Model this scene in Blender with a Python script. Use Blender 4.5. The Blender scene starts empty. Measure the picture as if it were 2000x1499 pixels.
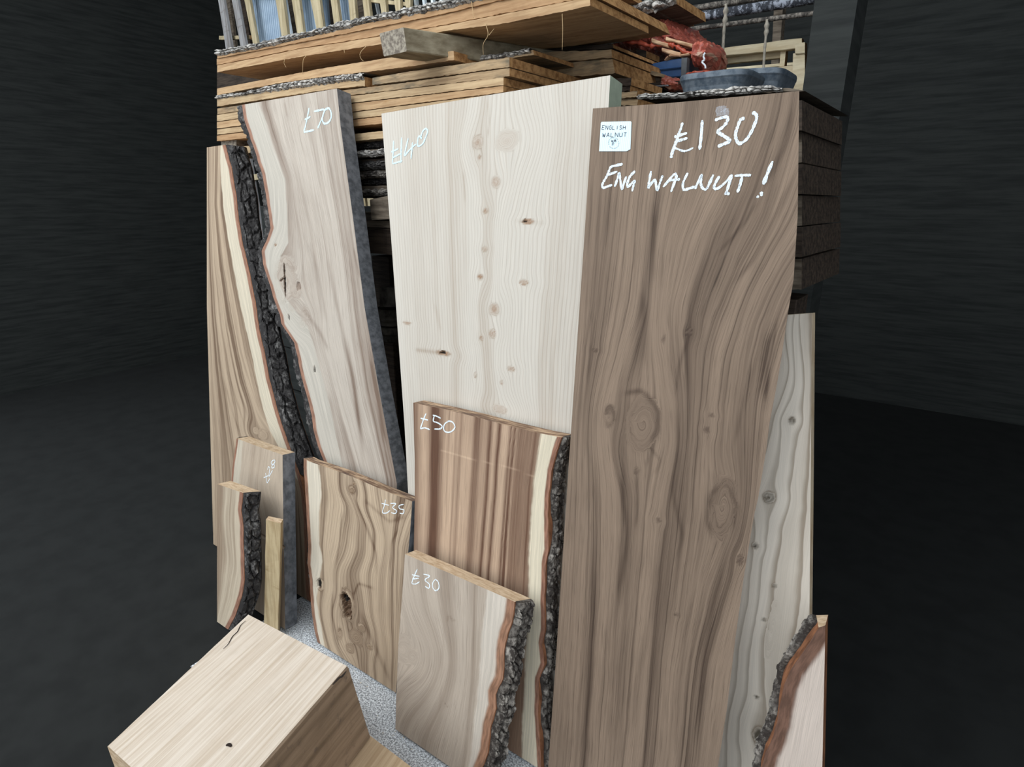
import bpy, math, random
import numpy as np

# ------------------------------------------------------------------ camera, sky, exposure
S = bpy.context.scene
F = 1126.0
PITCH, YAW, EYE = math.radians(17.3), math.radians(34.7), 1.5
FW = np.array([-math.sin(YAW)*math.cos(PITCH), math.cos(YAW)*math.cos(PITCH), -math.sin(PITCH)])
RT = np.array([math.cos(YAW), math.sin(YAW), 0.0])
UP = np.cross(RT, FW)
CAM = np.array([0.0, 0.0, EYE])
cd = bpy.data.cameras.new('camera'); cam = bpy.data.objects.new('camera', cd)
S.collection.objects.link(cam)
cd.sensor_fit = 'HORIZONTAL'; cd.sensor_width = 36.0; cd.lens = 36.0*F/2000.0
cd.clip_start = 0.02; cd.clip_end = 100
cam.location = CAM
cam.rotation_euler = (math.pi/2-PITCH, 0, YAW)
S.camera = cam

W = bpy.data.worlds.new('overcast_sky'); S.world = W; W.use_nodes = True
W.node_tree.nodes['Background'].inputs[0].default_value = (0.84, 0.925, 1.0, 1)
W.node_tree.nodes['Background'].inputs[1].default_value = 0.82
S.view_settings.view_transform = 'Standard'
S.view_settings.look = 'None'
S.view_settings.exposure = 0.72
S.view_settings.gamma = 1.0
S.view_settings.use_curve_mapping = False

# soft daylight of the open yard behind the photographer
ld = bpy.data.lights.new('yard_daylight', 'AREA'); ld.shape = 'RECTANGLE'; ld.size = 3.2; ld.size_y = 2.2
ld.energy = 72; ld.color = (0.92, 0.97, 1.0)
lo = bpy.data.objects.new('yard_daylight', ld); S.collection.objects.link(lo)
lo.location = (-2.5, -1.5, 3.8)
from mathutils import Vector
lo.rotation_euler = (Vector((-1.0, 1.1, 1.1))-Vector(lo.location)).to_track_quat('-Z', 'Y').to_euler()

# ------------------------------------------------------------------ helpers
def ray(x, y):
    x = np.asarray(x, float); y = np.asarray(y, float)
    return FW*F + RT*(x-1000)[..., None] + UP*(749.5-y)[..., None]

def hit(x, y, p0, n):
    d = ray(x, y); n = np.asarray(n, float)
    k = (n@(np.asarray(p0, float)-CAM))/(d@n)
    return CAM + d*k[..., None]

def on_z(x, y, z): return hit(x, y, (0, 0, z), (0, 0, 1))

STK = math.radians(4.3)
SA = np.array([math.cos(STK), -math.sin(STK), 0.0])      # along the timber stack
SB = np.array([math.sin(STK), math.cos(STK), 0.0])       # into the timber stack
SP = np.array([-1.0, 1.40, 0.0])
def on_s(x, y, off=0.0): return hit(x, y, SP+SB*off, SB)

def link(name, verts, faces, mats=None, parent=None, loc=None, mat_idx=None, smooth=False, attrs=None):
    verts = np.asarray(verts, float)
    if loc is None: loc = np.zeros(3) if parent is None else np.array(parent['_o'])
    me = bpy.data.meshes.new(name)
    me.from_pydata((verts-np.asarray(loc)).tolist(), [], [list(map(int, f)) for f in faces])
    for m in (mats or []): me.materials.append(m)
    if mat_idx is not None: me.polygons.foreach_set('material_index', np.asarray(mat_idx, np.int32))
    if smooth: me.polygons.foreach_set('use_smooth', np.ones(len(me.polygons), bool) if smooth is True else np.asarray(smooth, bool))
    for k, a in (attrs or {}).items():
        a = np.asarray(a, np.float32)
        t = me.attributes.new(k, 'FLOAT_VECTOR' if a.ndim == 2 else 'FLOAT', 'POINT')
        t.data.foreach_set('vector' if a.ndim == 2 else 'value', a.ravel())
    me.update()
    o = bpy.data.objects.new(name, me); S.collection.objects.link(o)
    if parent is None: o.location = loc
    else: o.parent = parent
    o['_o'] = [float(c) for c in loc]
    return o

def tag(o, label, cat, group=None, kind=None):
    o['label'] = label; o['category'] = cat
    if group: o['group'] = group
    if kind: o['kind'] = kind
    return o

def empty(name, loc):
    o = bpy.data.objects.new(name, None); S.collection.objects.link(o)
    o.location = loc; o.empty_display_size = 0.05; o['_o'] = [float(c) for c in loc]
    return o

def hsh(ix, iy, seed):
    n = (ix.astype(np.int64)*374761393 + iy.astype(np.int64)*668265263 + seed*1442695041) & 0x7fffffff
    n = ((n ^ (n >> 13))*1274126177) & 0x7fffffff
    n = (n ^ (n >> 16)) & 0xffffff
    return n/float(0xffffff)

def vn(x, y, seed=0):
    x = np.asarray(x, float); y = np.asarray(y, float)+0*x; x = x+0*y
    ix = np.floor(x); iy = np.floor(y); fx = x-ix; fy = y-iy
    fx = fx*fx*(3-2*fx); fy = fy*fy*(3-2*fy)
    ix = ix.astype(np.int64); iy = iy.astype(np.int64)
    a = hsh(ix, iy, seed); b = hsh(ix+1, iy, seed); c = hsh(ix, iy+1, seed); d = hsh(ix+1, iy+1, seed)
    return (a*(1-fx)+b*fx)*(1-fy)+(c*(1-fx)+d*fx)*fy - 0.5

def fbm(x, y, seed=0, o=4):
    r = 0; a = 1.0
    for k in range(o):
        r = r+a*vn(np.asarray(x)*2**k, np.asarray(y)*2**k, seed+k*17); a *= 0.5
    return r

def voro(x, y, seed=0):
    x = np.asarray(x, float); y = np.asarray(y, float)
    ix = np.floor(x).astype(np.int64); iy = np.floor(y).astype(np.int64)
    f1 = np.full(x.shape, 9.0); f2 = np.full(x.shape, 9.0); cid = np.zeros(x.shape)
    for dx in (-1, 0, 1):
        for dy in (-1, 0, 1):
            cx = ix+dx; cy = iy+dy
            px = cx+0.1+0.8*hsh(cx, cy, seed); py = cy+0.1+0.8*hsh(cx, cy, seed+5)
            d = np.hypot(px-x, py-y); h = hsh(cx, cy, seed+9)
            n = d < f1
            f2 = np.where(n, f1, np.minimum(f2, d)); cid = np.where(n, h, cid); f1 = np.where(n, d, f1)
    return f1, f2, cid

def grid_faces(nu, nv, off=0, flip=False):
    i, j = np.meshgrid(np.arange(nu-1), np.arange(nv-1), indexing='ij')
    a = (i*nv+j).ravel()+off
    q = np.stack([a, a+nv, a+nv+1, a+1], 1)
    return q[:, ::-1] if flip else q

def smooth01(x): x = np.clip(x, 0, 1); return x*x*(3-2*x)

# ------------------------------------------------------------------ materials
class NT:
    def __init__(s, name):
        s.m = bpy.data.materials.new(name); s.m.use_nodes = True
        s.t = s.m.node_tree; s.n = s.t.nodes; s.b = s.n['Principled BSDF']
    def new(s, t, **k):
        n = s.n.new(t)
        for a, b in k.items(): setattr(n, a, b)
        return n
    def put(s, sock, v):
        if isinstance(v, bpy.types.NodeSocket): s.t.links.new(v, sock)
        elif isinstance(v, (tuple, list)) and len(v) == 3 and sock.type == 'RGBA': sock.default_value = (*v, 1)
        else: sock.default_value = v
    def math(s, op, a, b=0.0, c=0.0, clamp=False):
        n = s.new('ShaderNodeMath', operation=op, use_clamp=clamp)
        s.put(n.inputs[0], a); s.put(n.inputs[1], b); s.put(n.inputs[2], c)
        return n.outputs[0]
    def mix(s, f, a, b, mode='MIX'):
        n = s.new('ShaderNodeMix', data_type='RGBA', blend_type=mode)
        s.put(n.inputs[0], f); s.put(n.inputs[6], a); s.put(n.inputs[7], b)
        return n.outputs[2]
    def ramp(s, v, lo, hi, a=0.0, b=1.0):
        n = s.new('ShaderNodeMapRange', clamp=True, interpolation_type='SMOOTHSTEP')
        s.put(n.inputs[0], v); s.put(n.inputs[1], lo); s.put(n.inputs[2], hi); s.put(n.inputs[3], a); s.put(n.inputs[4], b)
        return n.outputs[0]
    def comb(s, x, y, z):
        n = s.new('ShaderNodeCombineXYZ')
        s.put(n.inputs[0], x); s.put(n.inputs[1], y); s.put(n.inputs[2], z)
        return n.outputs[0]
    def noise(s, vec, scale=1.0, detail=3.0, rough=0.55, dist=0.0):
        n = s.new('ShaderNodeTexNoise')
        s.put(n.inputs['Vector'], vec); n.inputs['Scale'].default_value = scale
        n.inputs['Detail'].default_value = detail; n.inputs['Roughness'].default_value = rough
        n.inputs['Distortion'].default_value = dist
        return n.outputs[0]
    def obj(s):
        return s.new('ShaderNodeTexCoord').outputs['Object']
    def scale(s, vec, x, y, z, loc=(0, 0, 0), rot=(0, 0, 0)):
        n = s.new('ShaderNodeMapping'); s.put(n.inputs[0], vec)
        n.inputs['Location'].default_value = loc; n.inputs['Rotation'].default_value = rot
        n.inputs['Scale'].default_value = (x, y, z)
        return n.outputs[0]
    def attr(s, name):
        n = s.new('ShaderNodeAttribute'); n.attribute_name = name
        x = s.new('ShaderNodeSeparateXYZ'); s.t.links.new(n.outputs['Vector'], x.inputs[0])
        return x.outputs[0], x.outputs[1], x.outputs[2]
    def bump(s, h, strength=0.3, dist=0.002):
        n = s.new('ShaderNodeBump'); n.inputs['Strength'].default_value = strength; n.inputs['Distance'].default_value = dist
        s.put(n.inputs['Height'], h); s.t.links.new(n.outputs[0], s.b.inputs['Normal'])
    def done(s, col, rough=0.75, spec=0.25, metal=0.0):
        s.put(s.b.inputs['Base Color'], col); s.put(s.b.inputs['Roughness'], rough)
        s.b.inputs['Specular IOR Level'].default_value = spec; s.b.inputs['Metallic'].default_value = metal
        return s.m

def srgb(r, g, b):
    f = lambda c: (c/255/12.92) if c/255 <= 0.04045 else ((c/255+0.055)/1.055)**2.4
    return (f(r), f(g), f(b))

def desat(c, k):
    m = 0.3*c[0]+0.6*c[1]+0.1*c[2]
    return tuple(m+(x-m)*k for x in c)

def wood_mat(name, light, dark, sap, camb, knot, seed=0.0, f1=22, g1=0.5, band=(0.35, 0.68), f2=160, g2=2.0, fine=0.35,
             f3=520, g3=9.0, pore=0.3, camb_w=0.014, lines=0.0, line_f=60, mottle=0.12, saw_lines=False, sat=0.74, fib=0.22):
    """board face: 'grain' = (growth coordinate, height, extra darkness), 'mark' = (sapwood, distance to the bark edge, knot)"""
    t = NT(name)
    light, dark, sap = (desat(c, sat) for c in (light, dark, sap))
    camb = desat(camb, 0.72)
    R, V, T = t.attr('grain'); SAP, EDGE, KN = t.attr('mark')
    n1 = t.noise(t.comb(t.math('MULTIPLY', R, f1), t.math('MULTIPLY', V, g1), seed), 1, 3, 0.55)
    n2 = t.noise(t.comb(t.math('MULTIPLY', R, f2), t.math('MULTIPLY', V, g2), seed+3), 1, 4, 0.6)
    n3 = t.noise(t.comb(t.math('MULTIPLY', R, f3), t.math('MULTIPLY', V, g3), seed+7), 1, 2, 0.6)
    n4 = t.noise(t.comb(t.math('MULTIPLY', R, 7), t.math('MULTIPLY', V, 4), seed+11), 1, 3, 0.5)
    b = t.ramp(n1, band[0], band[1])
    fac = t.math('ADD', b, t.math('MULTIPLY', t.math('SUBTRACT', n2, 0.5), fine*2))
    if lines > 0 and not saw_lines:
        nL = t.noise(t.comb(t.math('MULTIPLY', R, line_f*1.5), t.math('MULTIPLY', V, 0.45), seed+20), 1, 5, 0.68)
        fac = t.math('MULTIPLY_ADD', t.ramp(nL, 0.5, 0.68), lines*1.5, fac)
    if lines > 0 and saw_lines:
        w = t.math('MULTIPLY_ADD', n4, 1.2, t.math('MULTIPLY', R, line_f))
        saw = t.math('FRACT', w)
        ln = t.ramp(saw, 0.55, 0.93); ln = t.math('MULTIPLY', ln, t.ramp(saw, 1.0, 0.93))
        fac = t.math('MULTIPLY_ADD', ln, lines, fac)
    fac = t.math('ADD', fac, t.math('MULTIPLY', t.math('SUBTRACT', n4, 0.5), mottle*2))
    fac = t.math('ADD', fac, T, clamp=True)
    col = t.mix(fac, light, dark)
    por = t.ramp(n3, 0.56, 0.7)
    col = t.mix(t.math('MULTIPLY', por, pore), col, tuple(c*0.45 for c in dark))
    sc = t.mix(t.ramp(n2, 0.3, 0.7), sap, tuple(c*0.82 for c in sap))
    col = t.mix(SAP, col, sc)
    n5 = t.noise(t.comb(t.math('MULTIPLY', R, 850), t.math('MULTIPLY', V, 7), seed+31), 1, 3, 0.6)
    fb = t.ramp(n5, 0.25, 0.75, 1.0-fib, 1.0+fib*0.45)
    mul = t.new('ShaderNodeVectorMath', operation='SCALE'); t.put(mul.inputs[0], col); t.put(mul.inputs['Scale'], fb); col = mul.outputs[0]
    e = t.math('ADD', EDGE, t.math('MULTIPLY', t.math('SUBTRACT', n2, 0.5), 0.008))
    cc = t.mix(t.ramp(t.noise(t.comb(t.math('MULTIPLY', EDGE, 160), t.math('MULTIPLY', V, 25), seed), 1, 3), 0.3, 0.7), camb, tuple(c*0.55 for c in camb))
    col = t.mix(t.ramp(e, camb_w, camb_w*0.65), col, cc)
    col = t.mix(t.math('MULTIPLY', KN, 1.0, clamp=True), col, knot)
    over = t.ramp(T, 0.9, 1.8)
    col = t.mix(over, col, (0.012, 0.009, 0.007))
    t.bump(t.math('ADD', n2, t.math('MULTIPLY', n3, 0.5)), 0.12, 0.0015)
    return t.done(col, 0.72, 0.22)

def grain_mat(name, light, dark, sc=(6, 90, 90), seed=0.0, lo=0.3, hi=0.75, speck=0.2, rough=0.8, grime=None, gr=0.5, rotz=0.0):
    t = NT(name); o = t.obj()
    if rotz: o = t.scale(o, 1, 1, 1, rot=(0, 0, rotz))
    n = t.noise(t.scale(o, *sc, loc=(seed, seed, seed)), 1, 4, 0.6)
    k = t.noise(t.scale(o, 14, 14, 14, loc=(seed, 3, 1)), 1, 3, 0.6)
    col = t.mix(t.ramp(n, lo, hi), light, dark)
    col = t.mix(t.math('MULTIPLY', t.ramp(k, 0.5, 0.8), speck), col, tuple(c*0.5 for c in dark))
    if grime:
        g = t.noise(t.scale(o, 5, 30, 30, loc=(seed+9, 0, 0)), 1, 4, 0.65)
        col = t.mix(t.ramp(g, gr, gr+0.2), col, grime)
    t.bump(n, 0.3, 0.002)
    return t.done(col, rough, 0.2)

def bark_mat(name, base, light, seed=0.0, lo=0.45, hi=0.8):
    t = NT(name); o = t.obj()
    a = t.new('ShaderNodeAttribute'); a.attribute_name = 'plate'
    n = t.noise(t.scale(o, 90, 90, 60, loc=(seed, 0, 0)), 1, 5, 0.7)
    k = t.noise(t.scale(o, 20, 20, 14, loc=(0, seed, 0)), 1, 3, 0.6)
    f = t.math('MULTIPLY', t.ramp(t.math('ADD', n, t.math('MULTIPLY', t.math('SUBTRACT', k, 0.5), 0.6)), lo, hi), a.outputs['Fac'])
    col = t.mix(f, base, light)
    t.bump(n, 0.6, 0.004)
    return t.done(col, 0.8, 0.25)

def flat_mat(name, col, rough=0.6, metal=0.0, spec=0.3, var=0.25, sc=20.0, col2=None):
    t = NT(name)
    n = t.noise(t.scale(t.obj(), sc, sc, sc), 1, 4, 0.6)
    c = t.mix(t.ramp(n, 0.35, 0.7), col, col2 or tuple(c*(1-var) for c in col))
    t.bump(n, 0.15, 0.002)
    return t.done(c, rough, spec, metal)

BARK_DK = bark_mat('bark_dark', srgb(46, 43, 42), srgb(136, 132, 128), 1.0, 0.45, 0.75)
BARK_GREY = bark_mat('bark_grey', srgb(64, 60, 57), srgb(212, 206, 198), 4.0, 0.33, 0.55)
BARK_MID = bark_mat('bark_mid', srgb(56, 50, 46), srgb(168, 160, 150), 7.0, 0.4, 0.66)
SAWN_GREY = grain_mat('sawn_grey_edge', srgb(134, 136, 140), srgb(92, 94, 98), (160, 40, 30), 2.0, 0.3, 0.7, 0.15)
END_PALE = grain_mat('end_grain_pale', srgb(214, 190, 160), srgb(176, 146, 114), (40, 120, 120), 1.0)
END_DIRTY = grain_mat('end_grain_dirty', srgb(200, 170, 138), srgb(120, 94, 76), (14, 90, 90), 3.0, 0.35, 0.6, 0.3, grime=srgb(92, 74, 66), gr=0.48)
GREEN_PAINT = flat_mat('green_end_sealer', srgb(176, 186, 164), 0.55, var=0.2, sc=25)

# chalk
def chalk_mat(name, col, lo=0.33, hi=0.5):
    t = NT(name)
    n = t.noise(t.scale(t.obj(), 900, 900, 260), 1, 3, 0.7)
    t.put(t.b.inputs['Alpha'], t.ramp(n, lo, hi, 0.25, 1.0))
    return t.done(col, 0.9, 0.1)
CHALK = chalk_mat('chalk_white', srgb(232, 240, 246))
CHALK_BLUE = chalk_mat('chalk_blue_white', srgb(214, 238, 248))
CHALK_RUB = chalk_mat('chalk_smear', srgb(205, 208, 214), 0.5, 0.75)
INK = flat_mat('pen_ink', srgb(45, 48, 66), 0.6)

# ------------------------------------------------------------------ leaning boards
class Board:
    def __init__(s, y0, lean): s.y0 = y0; s.L = math.radians(lean); s.c = math.cos(s.L); s.s = math.sin(s.L); s.nf = np.array([0, -s.c, s.s])
    def uv(s, pts):
        p = np.asarray(pts, float).reshape(-1, 2)
        q = hit(p[:, 0], p[:, 1], (0, s.y0, 0), (0, 1, -math.tan(s.L)))
        return np.stack([q[:, 0], q[:, 2]/s.c], 1)
    def pos(s, u, v, front=0.0):
        u = np.asarray(u, float); v = np.asarray(v, float)
        return np.stack([u, s.y0+v*s.s-front*s.c, v*s.c+front*s.s], -1)

def poly_v(B, pts):
    """pixel polyline -> u as a function of height v"""
    q = B.uv(pts); o = np.argsort(q[:, 1]); return q[o, 1], q[o, 0]

def extrap(v, vs, us):
    r = np.interp(v, vs, us)
    return r

def dist_poly(u, v, q):
    d = np.full(u.shape, 9.0)
    for a, b in zip(q[:-1], q[1:]):
        ab = b-a; l2 = max(ab@ab, 1e-12)
        t = np.clip(((u-a[0])*ab[0]+(v-a[1])*ab[1])/l2, 0, 1)
        d = np.minimum(d, np.hypot(u-a[0]-t*ab[0], v-a[1]-t*ab[1]))
    return d

def make_board(name, label, B, thick, left, right, top, mats, group=None, res=0.0045, liveL=0.0, liveR=0.0, bevL=0.0, bevR=0.0,
               guides=(), knots=(), streaks=(), tone=None, sapL=None, sapR=None, pits=(), wav=0.004, camb=True, tone_rand=0.0, seed=1, cat='board', low=0.25, kerf=None):
    vL, uL = poly_v(B, left); vR, uR = poly_v(B, right)
    tp = B.uv(top)                                         # top edge polyline, left to right
    vb = thick*math.tan(B.L)+0.0005
    vmax = tp[:, 1].max()
    nv = max(8, int((vmax-vb)/res)); um = np.ptp(np.concatenate([uL, uR])); nu = max(8, int(um/res))
    r = np.linspace(0, 1, nv); t = np.linspace(0, 1, nu)
    tt, rr = np.meshgrid(t, r, indexing='ij')
    vtop = np.interp(t, (tp[:, 0]-tp[0, 0])/max(np.ptp(tp[:, 0]), 1e-6), tp[:, 1])
    v = vb+rr*(vtop[:, None]-vb)
    def edge(vv, vs, us, live, sd):
        u = np.interp(vv, vs, us)
        lo = vv < vs[0]
        if len(vs) > 1:
            sl = (us[1]-us[0])/(vs[1]-vs[0]); u = np.where(lo, us[0]+(vv-vs[0])*max(min(sl, low), -low), u)
        if live: u = u+live*fbm(vv*18, 0*vv+sd, sd, 4)
        return u
    eL = edge(v, vL, uL, liveL, seed); eR = edge(v, vR, uR, liveR, seed+40)
    u = eL+tt*(eR-eL)
    # growth coordinate
    if guides:
        G = []
        for g in guides:
            gv, gu = poly_v(B, g); G.append((gv, gu))
        rows = vb+r*(vmax-vb)
        GU = np.array([np.interp(rows, gv, gu) for gv, gu in G])       # guides x rows
        s0 = GU.mean(1)
        o = np.argsort(s0); GU = GU[o]; s0 = s0[o]
        # smooth guides along the height
        ker = np.ones(9)/9
        GU = np.array([np.convolve(np.pad(g, 4, 'edge'), ker, 'valid') for g in GU])
        GU = np.maximum.accumulate(GU+np.arange(len(GU))[:, None]*1e-5, 0)
        ring = np.empty_like(u)
        for j in range(nv):
            gu = GU[:, j]; uu = u[:, j]
            w = np.interp(uu, gu, s0)
            w = np.where(uu < gu[0], s0[0]+(uu-gu[0]), np.where(uu > gu[-1], s0[-1]+(uu-gu[-1]), w))
            ring[:, j] = w
    else:
        ring = u.copy()
    ring = ring+wav*fbm(u*6, v*3.0, seed+3, 3)+wav*0.35*fbm(u*30, v*14, seed+8, 3)
    T = np.zeros_like(u); K = np.zeros_like(u)
    pit = np.zeros_like(u)
    for kn in knots:
        (cx, cy), rx, ry, dark = kn[:4]; push = kn[4] if len(kn) > 4 else 0.75; rot = kn[5] if len(kn) > 5 else 0.0
        c = B.uv([(cx, cy)])[0]; du = abs(B.uv([(cx+rx, cy)])[0]-c)[0]; dv = abs(B.uv([(cx, cy+ry)])[0]-c)[1]
        a = u-c[0]; b = v-c[1]
        cr, sr = math.cos(rot), math.sin(rot); a2 = a*cr+b*sr; b2 = -a*sr+b*cr
        infl = np.exp(-(a/(du*3.2))**2-(b/(dv*3.0))**2)
        i0 = np.argmin((u-c[0])**2+(v-c[1])**2); rc = ring.ravel()[i0]
        ring = rc+(ring-rc)*(1-push*infl)
        wob = 1+0.25*fbm(a*60, b*60, seed+int(cx), 3)
        rad = np.sqrt((a2/du)**2+(b2/dv)**2)*wob
        ins = smooth01((1.15-rad)/0.35)
        ring = ring*(1-ins)+ins*(rc+rad*max(du, 0.006)*1.6+0.003*np.arctan2(b2, a2))
        K = np.maximum(K, ins*dark*(0.7+0.9*vn(rad*7, 0*rad+cx, seed)+0.3*np.exp(-(rad/0.3)**2)))
        T = T+0.55*dark*np.exp(-((rad-1.05)/0.2)**2)
    for poly, wd, st in streaks:
        q = B.uv(poly)
        # smooth the polyline
        m = 24; tq = np.linspace(0, 1, len(q)); q = np.stack([np.interp(np.linspace(0, 1, m), tq, q[:, 0]), np.interp(np.linspace(0, 1, m), tq, q[:, 1])], 1)
        for _ in range(2): q[1:-1] = (q[:-2]+2*q[1:-1]+q[2:])/4
        d = dist_poly(u+0.25*wd*fbm(u*9, v*22, seed+77, 3), v, q)
        lo_, hi_ = q[:, 1].min(), q[:, 1].max(); ln = max(hi_-lo_, 1e-3)
        de = np.minimum(np.hypot(u-q[0, 0], v-q[0, 1]), np.hypot(u-q[-1, 0], v-q[-1, 1]))
        T = T+st*np.exp(-(d/wd)**2)*smooth01(0.15+de/(0.28*ln))
    if tone is not None:
        # stripes measured across the board: pixel positions on a row and their darkness
        (ya, xs, val) = tone
        q = B.uv([(x, yy) for x, yy in zip(xs, ya)])
        order = np.argsort(q[:, 0]); q = q[order]; val = np.asarray(val)[order]
        # express through the growth coordinate at that row
        su = []
        for uu, vv in q:
            i0 = np.argmin((u-uu)**2+(v-vv)**2); su.append(ring.ravel()[i0])
        oo = np.argsort(su)
        T = T+np.interp(ring, np.array(su)[oo], val[oo])
    if tone_rand: T = T+tone_rand*fbm(u*5, v*3, seed+55, 4)
    SAPF = np.zeros_like(u)
    for sp, sgn in ((sapL, -1), (sapR, 1)):
        if sp is None: continue
        sv, su = poly_v(B, sp); b = np.interp(v, sv, su)+0.004*fbm(v*30, 0*v+3, seed+5, 4)
        SAPF = np.maximum(SAPF, smooth01(0.5+sgn*(u-b)/0.008))
    ED = np.full_like(u, 1.0)
    if camb and liveL: ED = np.minimum(ED, u-eL)
    if camb and liveR: ED = np.minimum(ED, eR-u)
    for (cx, cy), rx, ry, rot, dep, dk in pits:
        c = B.uv([(cx, cy)])[0]; du = abs(B.uv([(cx+rx, cy)])[0]-c)[0]; dv = abs(B.uv([(cx, cy+ry)])[0]-c)[1]
        a = u-c[0]; b = v-c[1]; cr, sr = math.cos(rot), math.sin(rot); a2 = a*cr+b*sr; b2 = -a*sr+b*cr
        rad = np.sqrt((a2/du)**2+(b2/dv)**2)*(1+0.5*fbm(a*70, b*50, seed+int(cy), 3))
        ins = smooth01((1.1-rad)/0.25)
        pit = np.maximum(pit, dep*ins*(0.75+0.6*fbm(a*120, b*90, 3, 3))); T = T+dk*ins
    if kerf is not None:
        kv = B.uv([kerf])[0, 1]; pit = np.maximum(pit, 0.006*np.exp(-((v-kv)/0.004)**2)); T = T+1.2*np.exp(-((v-kv)/0.003)**2)
    P = B.pos(u, v, -pit)
    n = nu*nv
    bu = u[[0, -1]].copy()
    # perimeter ring (counter-clockwise from front): bottom, right, top, left
    idx = np.arange(n).reshape(nu, nv)
    per = np.concatenate([idx[:, 0], idx[-1, 1:], idx[-2::-1, -1], idx[0, -2:0:-1]])
    side = np.concatenate([np.zeros(nu-1), np.ones(nv-1), np.full(nu-1, 2), np.full(nv-1, 3)]).astype(int)
    pu = u.ravel()[per].copy(); pv = v.ravel()[per]
    tfrac = tt.ravel()[per]
    pu = pu-bevL*(1-tfrac)+bevR*tfrac
    back = B.pos(pu, pv, -thick)
    m = len(per)
    faces = list(map(tuple, grid_faces(nu, nv)))
    mi = [0]*len(faces)
    k = np.arange(m); k2 = (k+1) % m
    for a, b, sd in zip(k, k2, side):
        faces.append((per[b], per[a], n+a, n+b)); mi.append([3, 2, 1, 4][sd] if True else 0)
    faces.append(tuple(n+k)); mi.append(3)
    # seen edges share verts with the face; duplicate attrs for the back
    gr = np.zeros((n+m, 3)); gr[:n] = np.stack([ring.ravel(), v.ravel(), T.ravel()], 1); gr[n:] = gr[per]
    mk = np.zeros((n+m, 3)); mk[:n] = np.stack([SAPF.ravel(), ED.ravel(), K.ravel()], 1); mk[n:] = mk[per]
    base = B.pos((uL.mean()+uR.mean())/2, 0.0); base[2] = 0
    o = link(name, np.concatenate([P.reshape(-1, 3), back]), faces, mats, None, base, mi, False, {'grain': gr, 'mark': mk})
    tag(o, label, cat, group)
    o['_h'] = float(vmax)
    edges = dict(v=v, eL=eL, eR=eR, bevL=bevL, bevR=bevR, thick=thick, B=B, vb=vb)
    return o, edges

def bark_edge(o, E, side, amp=0.012, cell=(0.045, 0.02), mat=None, start=0.12, seed=3, na=None, res=0.0035, vlim=None, label=None, peel=0.0, out=0.004):
    """rough bark along the live edge of a board, from just behind its front face to its back face"""
    B = E['B']; j = 0 if side == 'L' else -1
    v = E['v'][j]; e = E['eL'][0] if side == 'L' else E['eR'][-1]
    v0, v1 = v[0], v[-1]
    if vlim: v0, v1 = max(v0, vlim[0]), min(v1, vlim[1])
    nvv = int((v1-v0)/res); vv = np.linspace(v0, v1, nvv)
    ee = np.interp(vv, v, e); sg = -1 if side == 'L' else 1
    bev = E['bevL'] if side == 'L' else E['bevR']; th = E['thick']
    width = math.hypot(th, bev); nc = max(10, int(width/0.0032)); w = np.linspace(0, 1, nc)
    V, Wd = np.meshgrid(vv, w, indexing='ij')
    st = np.clip(start+0.5*start*fbm(vv*14, 0*vv, seed, 4)+peel*np.clip(fbm(vv*7, 0*vv+3, seed+2, 3), 0, 1), 0.01, 0.85)[:, None]
    Wp = st+(1-st)*Wd
    f1, f2, cid = voro(V/cell[0]+0.35*fbm(V*25, Wp*3, seed+1), Wp*width/cell[1]+0.35*fbm(V*25, Wp*3+9, seed+4), seed)
    crack = smooth01((f2-f1)/0.22)
    d = amp*(0.35+crack*(0.35+0.45*cid)+0.35*fbm(V*70, Wp*width*90, seed+6, 4))
    fade = np.minimum(1, np.minimum((V-v0), (v1-V))/0.004+0.55)
    edgef = np.minimum(smooth01(Wd/0.12), smooth01((1-Wd)/0.05))
    d = out+d*edgef*fade
    # outward normal in the (u, depth) plane
    nu_, nd_ = sg*th/width, -bev/width
    U = np.interp(vv, v, e)[:, None]+sg*bev*Wp+nu_*d
    D = th*Wp+nd_*d
    D = np.clip(D, 0.0015, th+0.004)
    P = B.pos(U, V, -D)
    # closing skirt back to the wood
    U0 = ee[:, None]+sg*bev*Wp[:, [0, -1]]-sg*0.002; D0 = th*Wp[:, [0, -1]]
    P0 = B.pos(U0, V[:, [0, -1]], -np.clip(D0, 0.001, th-0.001))
    A = np.concatenate([P0[:, :1], P, P0[:, 1:]], 1)
    pl = np.concatenate([np.zeros((nvv, 1)), crack*(0.3+0.7*cid), np.zeros((nvv, 1))], 1)
    nn = A.shape[1]
    f = grid_faces(nvv, nn, 0, side == 'L')
    caps = [tuple(range(nn)) if side == 'R' else tuple(range(nn))[::-1], tuple((nvv-1)*nn+i for i in range(nn))[::-1] if side == 'R' else tuple((nvv-1)*nn+i for i in range(nn))]
    b = link('bark', A.reshape(-1, 3), list(f)+caps, [mat or BARK_DK], o, None, None, False, {'plate': pl.ravel()})
    if label: b['label'] = label
    return b

def smooth_poly(p, per=5):
    p = np.asarray(p, float)
    if len(p) < 3:
        return np.linspace(p[0], p[-1], 6)
    q = []
    pp = np.vstack([2*p[0]-p[1], p, 2*p[-1]-p[-2]])
    for i in range(1, len(pp)-2):
        for t in np.linspace(0, 1, per, endpoint=False):
            a, b, c, d = pp[i-1:i+3]
            q.append(0.5*((2*b)+(-a+c)*t+(2*a-5*b+4*c-d)*t*t+(-a+3*b-3*c+d)*t**3))
    q.append(p[-1]); return np.array(q)

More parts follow.
